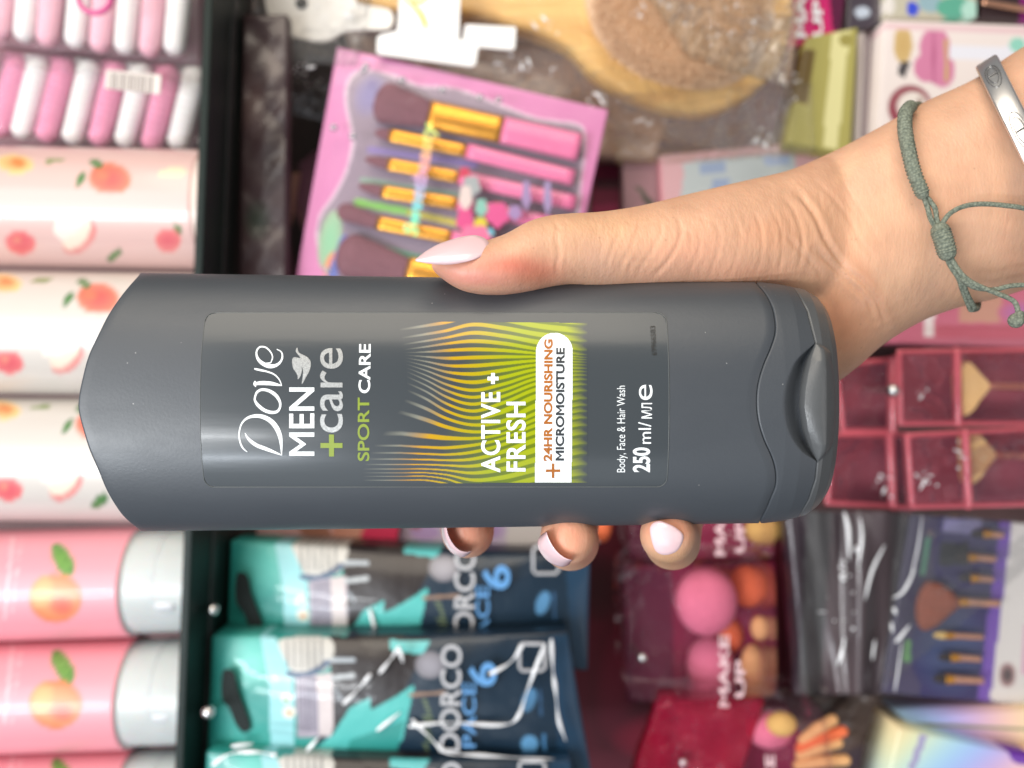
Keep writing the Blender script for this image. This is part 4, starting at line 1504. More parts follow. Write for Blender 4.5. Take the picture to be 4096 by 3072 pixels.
rollw = plain('white_fleece', (0.80, 0.78, 0.78), 0.85, var=0.03, sss=0.1)
rollp = plain('pink_fleece', tuple(lin((232, 178, 194))), 0.85, var=0.04, sss=0.1)
rollpp = plain('deep_pink_fleece', tuple(lin((226, 146, 178))), 0.85, var=0.05, sss=0.1)


def roll(x, y, xt, yt, r, mat, label, grp, ribs=0, d=.215):
    o = np.array([x, y], float); q = np.array([xt, yt], float)
    pts = [P(*(o * (1 - s) + q * s), d) for s in np.linspace(0, 1, 60)]
    rr = [r * sc(d) * (1 - 0.10 * (1 - s) ** 2) * (1 + (0.06 * math.cos(ribs * 2 * math.pi * s) if ribs else 0)) for s in np.linspace(0, 1, 60)]
    v, f = tube_geo(pts, rr, 24)
    o_ = make('hair_band', v, f, mat)
    return tag(o_, label, 'hair band', grp)


ORD = ['shelf edge', 'second', 'third', 'fourth', 'fifth', 'sixth', 'seventh', 'eighth']


def order_label(i, what, pack):
    if i == 0: return f'{what} nearest the shelf edge in the {pack}'
    return f'{what}, {ORD[i]} roll from the shelf edge in the {pack}'


ux = [691, 592, 494, 395, 296, 185, 93, -5]; uy = [180, 188, 176, 170, 152, 146, 128, 120]
for i in range(8):
    roll(ux[i] + 8, uy[i], ux[i] + 50, -230, 47, rollw if i % 2 == 0 else rollp, order_label(i, 'smooth white hair band' if i % 2 == 0 else 'smooth pink hair band', 'upper pack'), 'smooth rolled hair bands in the upper pack')
lx = [716, 611, 506, 401, 296, 191, 93, 5]; ly = [556, 562, 548, 542, 536, 528, 514, 506]
for i in range(8):
    roll(lx[i], ly[i], lx[i] + 62, 318 - i * 5, 46, rollw if i % 2 == 0 else rollpp, order_label(i, 'ribbed white hair band' if i % 2 == 0 else 'ribbed pink hair band', 'lower pack'), 'ribbed rolled hair bands in the lower pack', ribs=9)

# ---------------- hanging hooks
def hook(px, py, d, label, r=.0028, dirx=150, diry=-60):
    t = thing('display_hook', label, 'hook', P(px, py, d), 'metal display hooks with round tips')
    p0 = P(px, py, d); p1 = P(px + dirx * .35, py + diry * .35, d + .06)
    v, f = tube_geo([p0, p1, Vector((p1[0], .449, p1[2]))], .0014, 10)
    make('rod', v, f, chrome, t)
    v, f = ball_geo(p0, r, 18, 12)
    make('ball_tip', v, f, chrome, t)


hook(852, 2438, .18, 'metal hook poking through the rear teal razor pack', dirx=110, diry=-45)
hook(834, 2848, .158, 'metal hook poking through the front teal razor pack', dirx=110, diry=-55)
hook(2570, 2630, .22, 'metal hook in front of the rose sponge pack', dirx=-150, diry=-160, r=.0024)
hook(2732, 3048, .22, 'metal hook at the bottom edge among the magenta packs', dirx=-150, diry=-160, r=.0024)
hook(3572, 1562, .20, 'metal hook beside the upper clear brush box', dirx=-260, diry=5, r=.0032)
hook(3480, 2030 + 290, .30, 'metal hook among the smoky plastic bags', dirx=-200, diry=-60, r=.002)

# ---------------- make-up brush pouch
def pouch_bulge(u, v, X, Y): return -0.004 * np.sin(np.pi * u) * np.sin(np.pi * v)


win = smooth_poly([(1432, 286), (1391, 333), (1385, 415), (1409, 533), (1409, 591), (1385, 685), (1338, 779), (1285, 856), (1268, 932), (1279, 1003), (1320, 1085), (1330, 1190), (2190, 1190), (2290, 950), (2314, 838), (2325, 709), (2335, 640), (2337, 533), (2302, 497), (2149, 474), (2002, 421), (1826, 356), (1679, 344), (1590, 309), (1502, 286)], 5)
PQ = [(1350, 188), (2432, 440), (2262, 1230), (1160, 1250)]
holo = [('poly', win, (158, 140, 156)), ('line', win + [win[0]], 10, (232, 205, 222)),
        ('ell', 1480, 380, 70, 100, 20, (150, 140, 185), (158, 140, 156)), ('ell', 1320, 960, 45, 120, 10, (150, 205, 165), (170, 190, 160)), ('ell', 1330, 1060, 30, 60, 20, (240, 150, 110)),
        ('line', [(1480, 600), (1900, 660)], 26, (150, 130, 190)), ('line', [(1450, 720), (1830, 780)], 24, (150, 175, 160)), ('line', [(1430, 810), (1650, 850)], 30, (150, 215, 110)), ('line', [(1640, 850), (1860, 900)], 26, (215, 200, 90)), ('line', [(1380, 960), (1700, 1040)], 30, (120, 190, 160)), ('line', [(1330, 1100), (1380, 960)], 40, (110, 120, 190))]
pouch = thing('brush_set_pouch', 'pink pouch with wavy clear window full of gold and pink make-up brushes', 'pouch', P(1790, 700, .215))
slab('pouch_back', PQ, .215, .01, pmg, pouch, base=(222, 140, 188), shapes=holo, step=7)
# brushes inside the window
BR = [
    ('largest gold and pink powder brush along the pouch top', (1500, 400), (1716, 458), (2010, 520), (2318, 590), 92, 58, 56, 'fan'),
    ('slim gold and pink brush just below the largest brush', (1500, 530), (1556, 540), (1868, 604), (2296, 712), 22, 26, 32, 'tip'),
    ('slim gold and pink brush, third from the top of the pouch', (1461, 636), (1550, 656), (1838, 710), (2302, 812), 27, 25, 30, 'tip'),
    ('slim gold and pink brush, fourth from the top of the pouch', (1436, 742), (1526, 766), (1832, 815), (2296, 915), 30, 26, 30, 'tip'),
    ('gold and pink eye brush with a fuller mauve tip', (1352, 838), (1508, 891), (1808, 950), (2260, 1040), 40, 28, 30, 'fan'),
    ('thick powder brush at the bottom of the pouch behind the thumb', (1350, 1010), (1628, 1080), (1950, 1150), (2200, 1200), 100, 55, 50, 'fan'),
]


def taper(p0, p1, r0, r1, d, nseg=24, n=14, shape='lin', flat=.6, tilt=0):
    pts, rr = [], []
    for s in np.linspace(0, 1, n):
        pts.append(P(p0[0] * (1 - s) + p1[0] * s, p0[1] * (1 - s) + p1[1] * s, d))
        if shape == 'lin': r = r0 * (1 - s) + r1 * s
        elif shape == 'fan': r = r1 + (r0 - r1) * (1 - s) ** 0.9 if s > .22 else (r1 + (r0 - r1) * .80) * math.sqrt(max(.02, 1 - ((.22 - s) / .22) ** 2 * .85))
        elif shape == 'tip': r = r1 * math.sqrt(max(.06, 1 - (1 - s) ** 2 * .9))
        rr.append(r * sc(d))
    v, f = tube_geo(pts, rr, nseg, cap=False)
    v = [Vector((p[0], d + (p[1] - d) * flat, p[2])) for p in v]
    return v, f


for lab_, b0, f0_, h0_, h1_, rb, rf_, rh, kind_ in BR:
    t = thing('makeup_brush', lab_, 'makeup brush', P(f0_[0], f0_[1], .2105), 'make-up brushes in the pink pouch')
    v, f = taper(b0, f0_, rb, rf_ * .9, .2095, shape=kind_, n=26, flat=.35); make('bristles', v, f, bris, t)
    v, f = taper(f0_, h0_, rf_, rf_ * .92, .2095, flat=.35); make('ferrule', v, f, gold, t)
    v, f = taper(h0_, h1_, rh * .95, rh, .2095, flat=.35); make('handle', v, f, pinkh, t)
# window film over the brushes with iridescent lettering and flower stickers
slab('window_film', [(1375, 270), (2340, 480), (2200, 1200), (1260, 1200)], .2015, .0006, faint, pouch, step=20)


def irid(px, py):
    t = (py - 500) / 450
    c = np.stack([0.55 + .35 * np.sin(6 * t), 0.62 + .25 * np.sin(6 * t + 2.2), 0.45 + .3 * np.sin(6 * t + 4.0)], -1)
    return np.clip(c, .2, .9)


place_text('iridescent_lettering', 'Sweetbeauty', (1668, 948), (0.168, -1), 452, 58, lambda px, py: PA(px, py, np.full(px.shape, .2008)), colmat('iridescent_print', .25, coat=.6), pouch, bold=0.022, col=irid, slant=.2)
stick = []
for i, (cx, cy, rx, ry, rgb) in enumerate([(1858, 690, 22, 22, (205, 60, 90)), (1885, 745, 36, 42, (165, 170, 172)), (1862, 790, 26, 50, (225, 205, 200)), (1925, 830, 24, 36, (140, 195, 180)), (1860, 880, 34, 46, (222, 80, 140)),
                                            (1990, 830, 24, 22, (230, 110, 90)), (1990, 858, 44, 50, (226, 90, 150)), (1922, 893, 26, 24, (222, 205, 60)), (2060, 850, 26, 30, (170, 140, 190)), (2105, 780, 18, 60, (165, 140, 185)), (2190, 790, 16, 70, (165, 145, 188)), (1955, 930, 22, 18, (120, 190, 210)), (1900, 940, 60, 40, (236, 120, 160))]):
    poly = [(cx + rx * (1 + .12 * math.sin(5 * a)) * math.cos(a), cy + ry * (1 + .12 * math.sin(5 * a)) * math.sin(a)) for a in np.linspace(0, 6.283, 25)[:-1]]
    plate('flower_print', poly, .2010 - i * .00002, .0003, pm, pouch, rgb=rgb)
for (x, y) in [(1465, 265), (1455, 280), (1610, 320), (1770, 360), (1920, 390), (1995, 400), (1335, 510), (1410, 545), (1310, 1080)]:
    v, f = ball_geo(P(x, y, .205), .0018, 10, 6); make('film_pimple', v, f, ridge, pouch)

# ---------------- wooden paddle hair brush in a bag, with its white cards
def woodmat():
    m, nt, b = newmat('blond_wood')
    tc = nt.nodes.new('ShaderNodeTexCoord')
    mp = nt.nodes.new('ShaderNodeMapping'); mp.inputs['Scale'].default_value = (90, 40, 14)
    n = nt.nodes.new('ShaderNodeTexNoise'); n.inputs['Scale'].default_value = 1.2; n.inputs['Detail'].default_value = 5; n.inputs['Distortion'].default_value = 1
    nt.links.new(tc.outputs['Object'], mp.inputs[0]); nt.links.new(mp.outputs[0], n.inputs['Vector'])
    r = nt.nodes.new('ShaderNodeValToRGB')
    r.color_ramp.elements[0].position = .35; r.color_ramp.elements[1].position = .7
    r.color_ramp.elements[0].color = (*(lin((226, 172, 92)) * 1.0), 1); r.color_ramp.elements[1].color = (*(lin((248, 206, 126)) * 1.0), 1)
    nt.links.new(n.outputs['Fac'], r.inputs[0]); nt.links.new(r.outputs[0], b.inputs['Base Color'])
    b.inputs['Roughness'].default_value = .4
    return m


wood = woodmat()
hb = thing('hair_brush', 'blond wood paddle hair brush with beige bristles wrapped in a crinkled bag', 'hair brush', P(2600, 100, .235))
outl = smooth_poly([(1400, -30), (1430, 18), (1600, 52), (1900, 62), (2100, 119), (2265, 186), (2364, 285), (2497, 371), (2662, 431), (2828, 446), (2961, 402), (3080, 310), (3150, 190), (3180, 40), (3150, -140), (3050, -300), (2850, -400), (2600, -400), (2380, -300), (2250, -190), (2050, -130), (1600, -110), (1430, -90)], 5)


def pillow(name, poly, d, thick, mat, parent, rings=8, edge=.5):
    """rounded body over an outline: thick in the middle, rounded edge"""
    c = np.mean(np.array(poly), 0); N = len(poly)
    V, F = [], []
    for side in (-1, 1):
        for j in range(rings + 1):
            s = 1 - (j / rings) * edge
            h = math.sin(j / rings * math.pi / 2)
            for x, y in poly:
                V.append(P(c[0] + (x - c[0]) * s, c[1] + (y - c[1]) * s, d + side * h * thick / 2))
    for l in (0, 1):
        o = l * (rings + 1) * N
        for j in range(rings):
            for i in range(N):
                F.append((o + j * N + i, o + j * N + (i + 1) % N, o + (j + 1) * N + (i + 1) % N, o + (j + 1) * N + i))
        F.append(tuple(o + rings * N + i for i in range(N)))
    return V, F


# paddle and handle: bevelled plate keeps the concave outline true
plate('paddle_and_handle', outl, .232, .016, wood, hb, bev=.004, smooth=False)
pad = smooth_poly([(2340, -40), (2364, 100), (2404, 172), (2497, 265), (2629, 331), (2795, 362), (2940, 330), (3040, 240), (3090, 100), (3080, -80), (2980, -230), (2800, -310), (2600, -300), (2430, -210)], 5)
v, f = pillow('cushion', pad, .231, .012, None, hb, edge=.45)
make('cushion', v, f, plain('beige_rubber', tuple(lin((222, 184, 146))), .6, var=.05), hb)
pins = []
for j in range(-9, 13):
    for i in range(-14, 15):
        x = 2715 + i * 26 + (j % 2) * 13; y = 20 + j * 26
        if ((x - 2715) / 345) ** 2 + ((y - 20) / 320) ** 2 < 1:
            q = ((x - 2715) / 345) ** 2 + ((y - 20) / 320) ** 2
            p = P(x, y, .2285 + .002 * q)
            e = P(x + (x - 2715) * .03 + rng.normal() * 3, y + (y - 20) * .03 + rng.normal() * 3, .214 + rng.normal() * .0006)
            pins.append(tube_geo([p, e], [.0006, .0005], 6))
            pins.append(ball_geo(e, .0007, 7, 5))
v, f = merge(*pins)
pn = make('bristle_pins', v, f, plain('pale_pin', tuple(lin((240, 206, 168))), .4, var=.03), hb)
pn['kind'] = 'stuff'
bagm = film('kraft_bag_film', gloss=.30, gk=.6, opac=.08, bump=1.0, bscale=34, body=tuple(lin((236, 200, 160))))


def crumple(amp, f1, seed):
    r = np.random.default_rng(seed)
    K = [(r.normal(size=2) * f1, r.uniform(0, 6.28), r.uniform(.4, 1)) for _ in range(16)]
    def g(u, v, X, Y):
        z = 0
        for k, ph, a in K: z = z + a * np.abs(np.sin((X * k[0] + Y * k[1]) / 100 + ph))
        return -amp * z / 8
    return g


slab('bag_over_pad', [(2470, -250), (3230, -250), (3160, 330), (2760, 210)], .2125, .0012, bagm, hb, step=9, depth=crumple(.007, 1.5, 3))
slab('clear_bag', [(1010, -260), (3260, -260), (3120, 640), (1560, 330)], .2245, .0012, clearc, hb, step=14, depth=crumple(.0045, 1.2, 4))

cardp = [(1600, -60), (1588, 122), (1520, 139), (1508, 150), (1506, 208), (1516, 216), (1885, 266), (1902, 258), (1914, 188), (2050, 200), (2060, 190), (2064, 108), (1862, 97), (1850, 160), (1836, 158), (1842, -60)]
nc = plate('swing_tag', cardp, .2095, .0012, plain('white_card', (0.80, 0.80, 0.79), .45, var=.02), None)
tag(nc, 'white cut-out card tag with gold script hooked on the brush handle', 'tag')
gpoly = []
for q in [[(1612, -10, 6), (1650, 20, 10), (1685, 60, 16), (1704, 108, 14)], [(1640, -20, 10), (1668, 10, 12), (1700, -5, 8), (1730, -30, 8)]]:
    for quad_ in pen(q): gpoly.append([tuple(p) for p in quad_])
V, F = [], []
for q in gpoly:
    o = len(V)
    for x, y in q: V.append(P(x, y, .2090))
    for x, y in q: V.append(P(x, y, .2094))
    F += [(o, o + 1, o + 2, o + 3), (o + 4, o + 5, o + 6, o + 7)]
make('gold_script', V, F, gold, nc, smooth=False)
wc = smooth_poly([(1088, -60), (1072, 66), (1099, 119), (1180, 148), (1271, 166), (1324, 159), (1377, 126), (1460, 118), (1560, 112), (1560, 40), (1430, 10), (1400, -60)], 4)
wcp = plate('header_card', wc, .2200, .0012, plain('cream_card', (0.78, 0.75, 0.70), .5, var=.05, vscale=30), None)
tag(wcp, 'cream header card with a punched hole in the brush bag', 'card')
v, f = ball_geo(P(1206, 12, .2195), .0032, 16, 8, sy=.15); make('punched_hole', v, f, blackr, wcp)
slab('card_wrap', [(1010, -80), (1500, -80), (1420, 250), (1000, 230)], .2140, .0008, clearc, wcp, step=12, depth=crumple(.005, 1.8, 8))

sparkle(2110, 260, 110, 60, 16, .2205, hb, 31); sparkle(2375, 395, 70, 30, 12, .2205, hb, 32, 11); sparkle(2160, 90, 90, 50, 8, .2205, hb, 33); sparkle(2950, 120, 160, 160, 14, .2060, hb, 34, 7); sparkle(2640, 40, 140, 60, 12, .2060, hb, 35, 7)
sparkle(1150, 270, 90, 30, 18, .2205, hb, 36, 11); sparkle(1080, 190, 50, 60, 8, .2205, hb, 37, 12); sparkle(1300, 60, 130, 40, 14, .2130, hb, 38, 8)
# dark bag with brown crinkled card behind the pouch
slabbed = slab('brown_packet', [(1380, 130), (2760, 190), (2620, 640), (1500, 560)], .262, .012, colmat('brown_packet_film', .35, coat=.4, bump=.8, bscale=50), None, base=(170, 140, 124), shapes=[('ell', 1900, 300, 200, 70, 10, (190, 164, 148), (170, 140, 124)), ('ell', 2350, 420, 180, 90, 10, (150, 112, 92), (170, 140, 124)), ('ell', 2600, 500, 160, 60, 20, (190, 146, 116), (170, 140, 124))], step=14, depth=crumple(.006, 1.0, 5))
tag(slabbed, 'brown crinkled packet behind the pink pouch and hair brush', 'packet')
o = slab('smoky_bag', [(960, 80), (1420, 140), (1390, 480), (1120, 420)], .27, .006, smoky, None, base=(90, 80, 80), step=12, depth=crumple(.008, 1.6, 6))
tag(o, 'smoky crinkled plastic bag hanging in the dark under the shelf', 'bag')
sparkle(1180, 330, 120, 80, 12, .262, o, 44, 6)
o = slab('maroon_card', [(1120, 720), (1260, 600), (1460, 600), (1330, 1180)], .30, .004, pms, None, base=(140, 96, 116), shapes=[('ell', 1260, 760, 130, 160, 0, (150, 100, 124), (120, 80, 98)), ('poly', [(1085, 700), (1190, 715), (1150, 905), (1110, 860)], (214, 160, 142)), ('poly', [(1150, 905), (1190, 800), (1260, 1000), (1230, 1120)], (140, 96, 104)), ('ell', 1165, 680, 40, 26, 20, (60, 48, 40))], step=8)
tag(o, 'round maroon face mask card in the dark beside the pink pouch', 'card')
o = slab('skin_tone_card', [(1070, 700), (1200, 690), (1160, 900), (1110, 850)], .295, .003, pms, None, base=(206, 154, 138), step=8)
tag(o, 'small skin coloured card poking out beside the maroon card', 'card')
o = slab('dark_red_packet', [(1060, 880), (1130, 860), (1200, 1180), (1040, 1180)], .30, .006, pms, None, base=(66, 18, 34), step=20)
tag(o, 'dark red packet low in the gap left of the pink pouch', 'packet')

# ---------------- magenta, gold and white packs at the upper right
def simple_pack(name, label, cat, quad, d, thick, base, shapes=(), mat=None, step=8, depth=None, wrap=False, group=None):
    t = thing(name, label, cat, P(sum(q[0] for q in quad) / 4, sum(q[1] for q in quad) / 4, d + thick / 2), group)
    slab('printed_box', quad, d, thick, mat or pm, t, base=base, shapes=shapes, step=step, depth=depth)
    if wrap:
        slab('clear_wrap', [(q[0] + (8 if q[0] > sum(p[0] for p in quad) / 4 else -8), q[1] + (8 if q[1] > sum(p[1] for p in quad) / 4 else -8)) for q in quad], d - .004, .003, clear, t, step=14, depth=crumple(.003, 1.2, int(quad[0][0]) % 97))
    return t


fr_t = lambda s, x, y, L, h, d, mat, par, bold=.03, rd=(0, -1): place_text('lettering', s, (x, y), rd, L, h, lambda px, py: PA(px, py, np.full(px.shape, d)), mat, par, bold=bold)
mg = simple_pack('magenta_pack', 'magenta pack with white letters at the top edge', 'pack', [(3120, -200), (3400, -150), (3360, 130), (3150, 190)], .24, .01, (206, 36, 110), [('poly', [(3300, -200), (3420, -150), (3400, 160), (3330, 120)], (90, 20, 60))], pmg)
fr_t('MA', 3226, 150, 170, 46, .2385, white, mg); fr_t('UP', 3290, 150, 150, 40, .2385, white, mg)
simple_pack('black_pack', 'glossy black pack between the magenta pack and the pale box', 'pack', [(3390, -200), (3540, -200), (3540, 90), (3390, 130)], .245, .01, (70, 62, 72), [('ell', 3450, 50, 30, 24, 0, (190, 200, 215))], pmg)
simple_pack('gold_box', 'olive gold box standing on end next to the hair brush', 'box', [(3230, 150), (3430, 110), (3400, 620), (3150, 570)], .235, .03, (176, 168, 96), [('poly', [(3330, 130), (3400, 120), (3350, 600), (3290, 590)], (226, 220, 160)), ('poly', [(3180, 190), (3260, 200), (3230, 420), (3170, 400)], (112, 92, 50)), ('ell', 3385, 160, 30, 26, 0, (160, 150, 80))], pmg)
for i in range(4):
    t = slab('grey_blister_edge', [(3440 + i * 26, 130 + i * 6), (3458 + i * 26, 130 + i * 6), (3440 + i * 24, 640), (3420 + i * 24, 640)], .245 + i * .004, .02, pmg, None, base=((206, 196, 196), (150, 138, 142), (222, 214, 212), (130, 104, 108))[i], step=20)
    tag(t, ['pale grey blister edge next to the gold box', 'mid grey blister edge, second from the gold box', 'whitest blister edge of the stacked packs', 'brown grey blister edge touching the white beauty tool box'][i], 'pack', 'blister packs seen edge on')
wp = simple_pack('beauty_tool_box', 'white box printed with tan brush and pink flower beside the wrist', 'box', [(3540, 80), (4300, 110), (4300, 720), (3500, 720)], .235, .03, (240, 228, 224), [
    ('ell', 3612, 178, 38, 76, 0, (206, 172, 112), (214, 184, 126)), ('poly', [(3600, 250), (3640, 250), (3620, 310), (3590, 300)], (70, 66, 70)),
    ('ell', 3740, 190, 62, 80, 0, (214, 132, 168)), ('ell', 3710, 270, 56, 60, 0, (214, 132, 168)), ('ell', 3770, 280, 50, 70, 0, (214, 132, 168)), ('line', [(3735, 120), (3735, 330)], 12, (186, 100, 140)), ('line', [(3785, 160), (3785, 320)], 14, (206, 172, 110)),
    ('ell', 3640, 430, 88, 90, 0, (150, 70, 84)), ('ell', 3650, 425, 62, 58, 0, (236, 226, 218)), ('ell', 3680, 405, 12, 12, 0, (160, 130, 120)), ('poly', [(3800, 180), (4300, 190), (4300, 250), (3800, 240)], (236, 236, 246)), ('ell', 4070, 180, 32, 30, 0, (150, 214, 196)), ('poly', [(3520, 90), (4300, 120), (4300, 150), (3530, 112)], (232, 200, 204))], pm)
tp = simple_pack('patterned_box', 'patterned box with blue and teal print at the top right edge', 'box', [(3540, -200), (3920, -200), (3920, 70), (3545, 66)], .238, .02, (196, 190, 170), [('ell', 3650, 36, 24, 30, 0, (60, 80, 210)), ('ell', 3560, 20, 20, 40, 0, (226, 220, 214)), ('ell', 3720, 10, 50, 40, 20, (150, 180, 190)), ('ell', 3820, 30, 74, 44, 0, (96, 172, 148)), ('ell', 3880, 40, 34, 40, 0, (180, 220, 206))], pmg)
bb = simple_pack('dark_brush_box', 'dark box with copper brush handle in the top right corner', 'box', [(3910, -200), (4300, -200), (4300, 96), (3905, 76)], .238, .02, (60, 44, 46), [('poly', [(4080, -20), (4200, -20), (4200, 120), (4080, 100)], (130, 30, 110))], pmg)
v, f = taper((3930, 8), (4120, 40), 10, 12, .235); make('copper_handle', v, f, copper, bb)
simple_pack('pink_nail_box', 'pale pink box with bluish window above the wrist', 'box', [(2640, 622), (3300, 560), (3420, 560), (3400, 1000)][:2] + [(3330, 1050), (2660, 1050)], .25, .02, (226, 178, 182), [('poly', smooth_poly([(2752, 650), (2950, 630), (3150, 615), (3180, 650), (3170, 900), (2760, 900), (2735, 700)], 4), (196, 204, 204)), ('poly', [(2800, 655), (2900, 642), (2900, 690), (2800, 700)], (160, 176, 204)), ('poly', [(3050, 628), (3160, 620), (3160, 660), (3060, 660)], (170, 186, 216)), ('poly', [(2850, 720), (2920, 710), (2900, 800), (2840, 800)], (160, 176, 206)), ('line', [(2640, 640), (2660, 1000)], 14, (226, 150, 160)), ('poly', [(3290, 570), (3330, 566), (3330, 700), (3290, 700)], (222, 130, 160))], pm)
simple_pack('grey_pink_card', 'dusty pink card with dark green sprig left of the pale pink box', 'card', [(2490, 640), (2632, 636), (2640, 1000), (2500, 1000)], .262, .01, (178, 140, 146), [('ell', 2590, 800, 40, 14, 50, (90, 92, 80)), ('ell', 2560, 760, 24, 9, 40, (110, 110, 96))], pm)
simple_pack('crimson_card', 'crimson card in the dark gap right of the pink pouch', 'card', [(2380, 640), (2480, 640), (2480, 1000), (2350, 1000)], .275, .006, (130, 30, 66), [('poly', [(2380, 720), (2480, 720), (2480, 760), (2380, 760)], (84, 30, 46)), ('poly', [(2380, 820), (2480, 810), (2480, 860), (2370, 860)], (160, 40, 86))], pms)
o = slab('crinkled_clear_bag', [(2400, 380), (3250, 330), (3260, 600), (2480, 640)], .236, .004, clearc, None, step=10, base=(200, 190, 180), depth=crumple(.010, 1.4, 9))
tag(o, 'crinkled clear bag with bright glints under the hair brush head', 'bag')
sparkle(3060, 560, 50, 60, 12, .2300, o, 41, 13); sparkle(2560, 490, 90, 20, 10, .2300, o, 42); sparkle(3140, 380, 60, 150, 14, .2300, o, 43, 8)

# ---------------- below the wrist
simple_pack('rose_box', 'rose pink box with a white stripe just under the wrist', 'box', [(3560, 1240), (4300, 1060), (4300, 1400), (3560, 1372)], .23, .03, (206, 110, 134), [('poly', [(3700, 1255), (3740, 1255), (3736, 1345), (3696, 1345)], (240, 226, 226)), ('poly', [(3830, 1180), (4010, 1180), (4000, 1290), (3840, 1290)], (206, 150, 130)), ('poly', [(3740, 1300), (4300, 1300), (4300, 1360), (3740, 1350)], (200, 90, 112)), ('ell', 4080, 1250, 90, 50, 0, (186, 110, 170), (206, 110, 134))], pmg)

redm = plain('rose_red_plastic', tuple(lin((204, 96, 108))), .3, var=.05, coat=.4)
mauve = colmat('mauve_inner', .5)
fanm = plain('blond_bristle', tuple(lin((255, 226, 150))), .8, var=.12, vscale=900)


def brush_box(quad, d, label, fan=True, rod_w=13, seed=1, fx=(3845, 3968)):
    """clear rose box: red edges, smoky panes, fan brush inside"""
    q = [np.array(p, float) for p in quad]
    t = thing('clear_brush_box', label, 'box', P(q[3][0], q[3][1], d), 'rose edged clear brush boxes')
    slab('back_panel', quad, d + .022, .003, mauve, t, base=(126, 66, 78), shapes=[('ell', (q[0][0] + q[1][0]) / 2, (q[0][1] + q[3][1]) / 2, 150, 90, 0, (158, 88, 98), (120, 62, 74))], step=14)
    def bar(a, b_, w):
        v, f = tube_geo([P(*a, d), P(*b_, d)], w * sc(d), 8); return v, f
    w = 11
    xm = q[0] * .62 + q[1] * .38 if False else None
    gs = [bar(q[0], q[1], w), bar(q[1], q[2], w), bar(q[2], q[3], w), bar(q[3], q[0], w)]
    for s in (.30, .42):
        pass
    u = 230 / np.linalg.norm(q[1] - q[0])
    a = q[0] * (1 - u) + q[1] * u; b_ = q[3] * (1 - u) + q[2] * u
    gs.append(bar(a, b_, 17))
    v, f = merge(*gs); make('edge_frame', v, f, redm, t)
    slab('front_pane', [tuple(p) for p in q], d - .0005, .001, rosef, t, step=20, depth=crumple(.0015, .8, seed))
    return t


b1_ = brush_box([(3596, 1408), (4400, 1398), (4400, 1692), (3604, 1694)], .20, 'upper clear rose edged box holding a fan brush', seed=2)
b2_ = brush_box([(3630, 1742), (4400, 1702), (4400, 2010), (3650, 2026)], .198, 'lower clear rose edged box holding a fan brush', seed=3)


def fan_brush(x, y, label, s=1.0, d=.208):
    t = thing('fan_brush', label, 'makeup brush', P(x, y, d), 'fan brushes in clear boxes')
    poly = smooth_poly([(x - 118, y - 84), (x - 122, y), (x - 112, y + 110), (x - 70, y + 104), (x - 30, y + 50), (x, y + 12), (x, y - 12), (x - 34, y - 50), (x - 78, y - 96)], 3)
    plate('bristles', poly, d - .003, .006, fanm, t)
    pts = catmull3([P(x - 6, y, d), P(x + 150, y + 2, d), P(x + 480, y + 4, d)], 40)
    rr = [(14 + 1.2 * math.sin(i * 1.7)) * sc(d) for i in range(len(pts))]
    v, f = tube_geo(pts, rr, 14); make('handle', v, f, copper, t)


fan_brush(3956, 1545, 'blond fan brush with copper handle in the upper clear box')
fan_brush(3980, 1820, 'blond fan brush with copper handle in the lower clear box')
sparkle(3700, 1900, 50, 70, 9, .194, b2_, 46, 10); sparkle(3840, 1800, 20, 90, 5, .194, b2_, 47, 7); sparkle(3690, 1540, 30, 70, 4, .196, b1_, 48, 6); sparkle(3520, 1920, 60, 60, 8, .245, b2_, 49, 14)
brush_box([(3345, 1462), (3560, 1440), (3560, 1722), (3372, 1722)], .25, 'clear rose box set back beside the bottle cap, upper one', seed=4)
brush_box([(3330, 1740), (3620, 1738), (3640, 2030), (3310, 2010)], .25, 'clear rose box set back beside the bottle cap, lower one', seed=5)
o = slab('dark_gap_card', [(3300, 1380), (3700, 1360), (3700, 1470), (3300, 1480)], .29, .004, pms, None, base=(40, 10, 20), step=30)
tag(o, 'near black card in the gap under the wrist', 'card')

# ---------------- sponge packs and the magenta backing
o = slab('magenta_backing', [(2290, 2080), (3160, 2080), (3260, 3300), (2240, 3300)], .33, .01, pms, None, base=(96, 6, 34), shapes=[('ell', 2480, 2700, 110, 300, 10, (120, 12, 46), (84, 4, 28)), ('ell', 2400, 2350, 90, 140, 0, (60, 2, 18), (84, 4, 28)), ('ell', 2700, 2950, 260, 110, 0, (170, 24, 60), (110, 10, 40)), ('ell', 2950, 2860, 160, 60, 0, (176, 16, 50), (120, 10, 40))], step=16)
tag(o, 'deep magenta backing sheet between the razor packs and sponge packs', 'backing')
sponge_pink = plain('pink_sponge', tuple(lin((226, 122, 150))), .85, var=.05, bump=.3, bscale=1500)
sponge_or = plain('orange_sponge', tuple(lin((236, 116, 72))), .85, var=.05, bump=.3, bscale=1500)
sponge_tan = plain('tan_sponge', tuple(lin((232, 176, 120))), .85, var=.05, bump=.3, bscale=1500)
sponge_ye = plain('yellow_sponge', tuple(lin((228, 190, 110))), .85, var=.05)


def egg(x, y, rx, ry, d, mat, label, grp='make-up sponges in the rose packs'):
    k = sc(d)
    v, f = ball_geo(P(x, y, d), 1.0, 28, 18, sx=ry * k, sy=min(rx, ry) * k * .9, sz=rx * k)
    o = make('makeup_sponge', v, f, mat)
    return tag(o, label, 'sponge', grp)


rosy = plain('pale_rose_print', tuple(lin((232, 196, 200))), .5, var=.03)


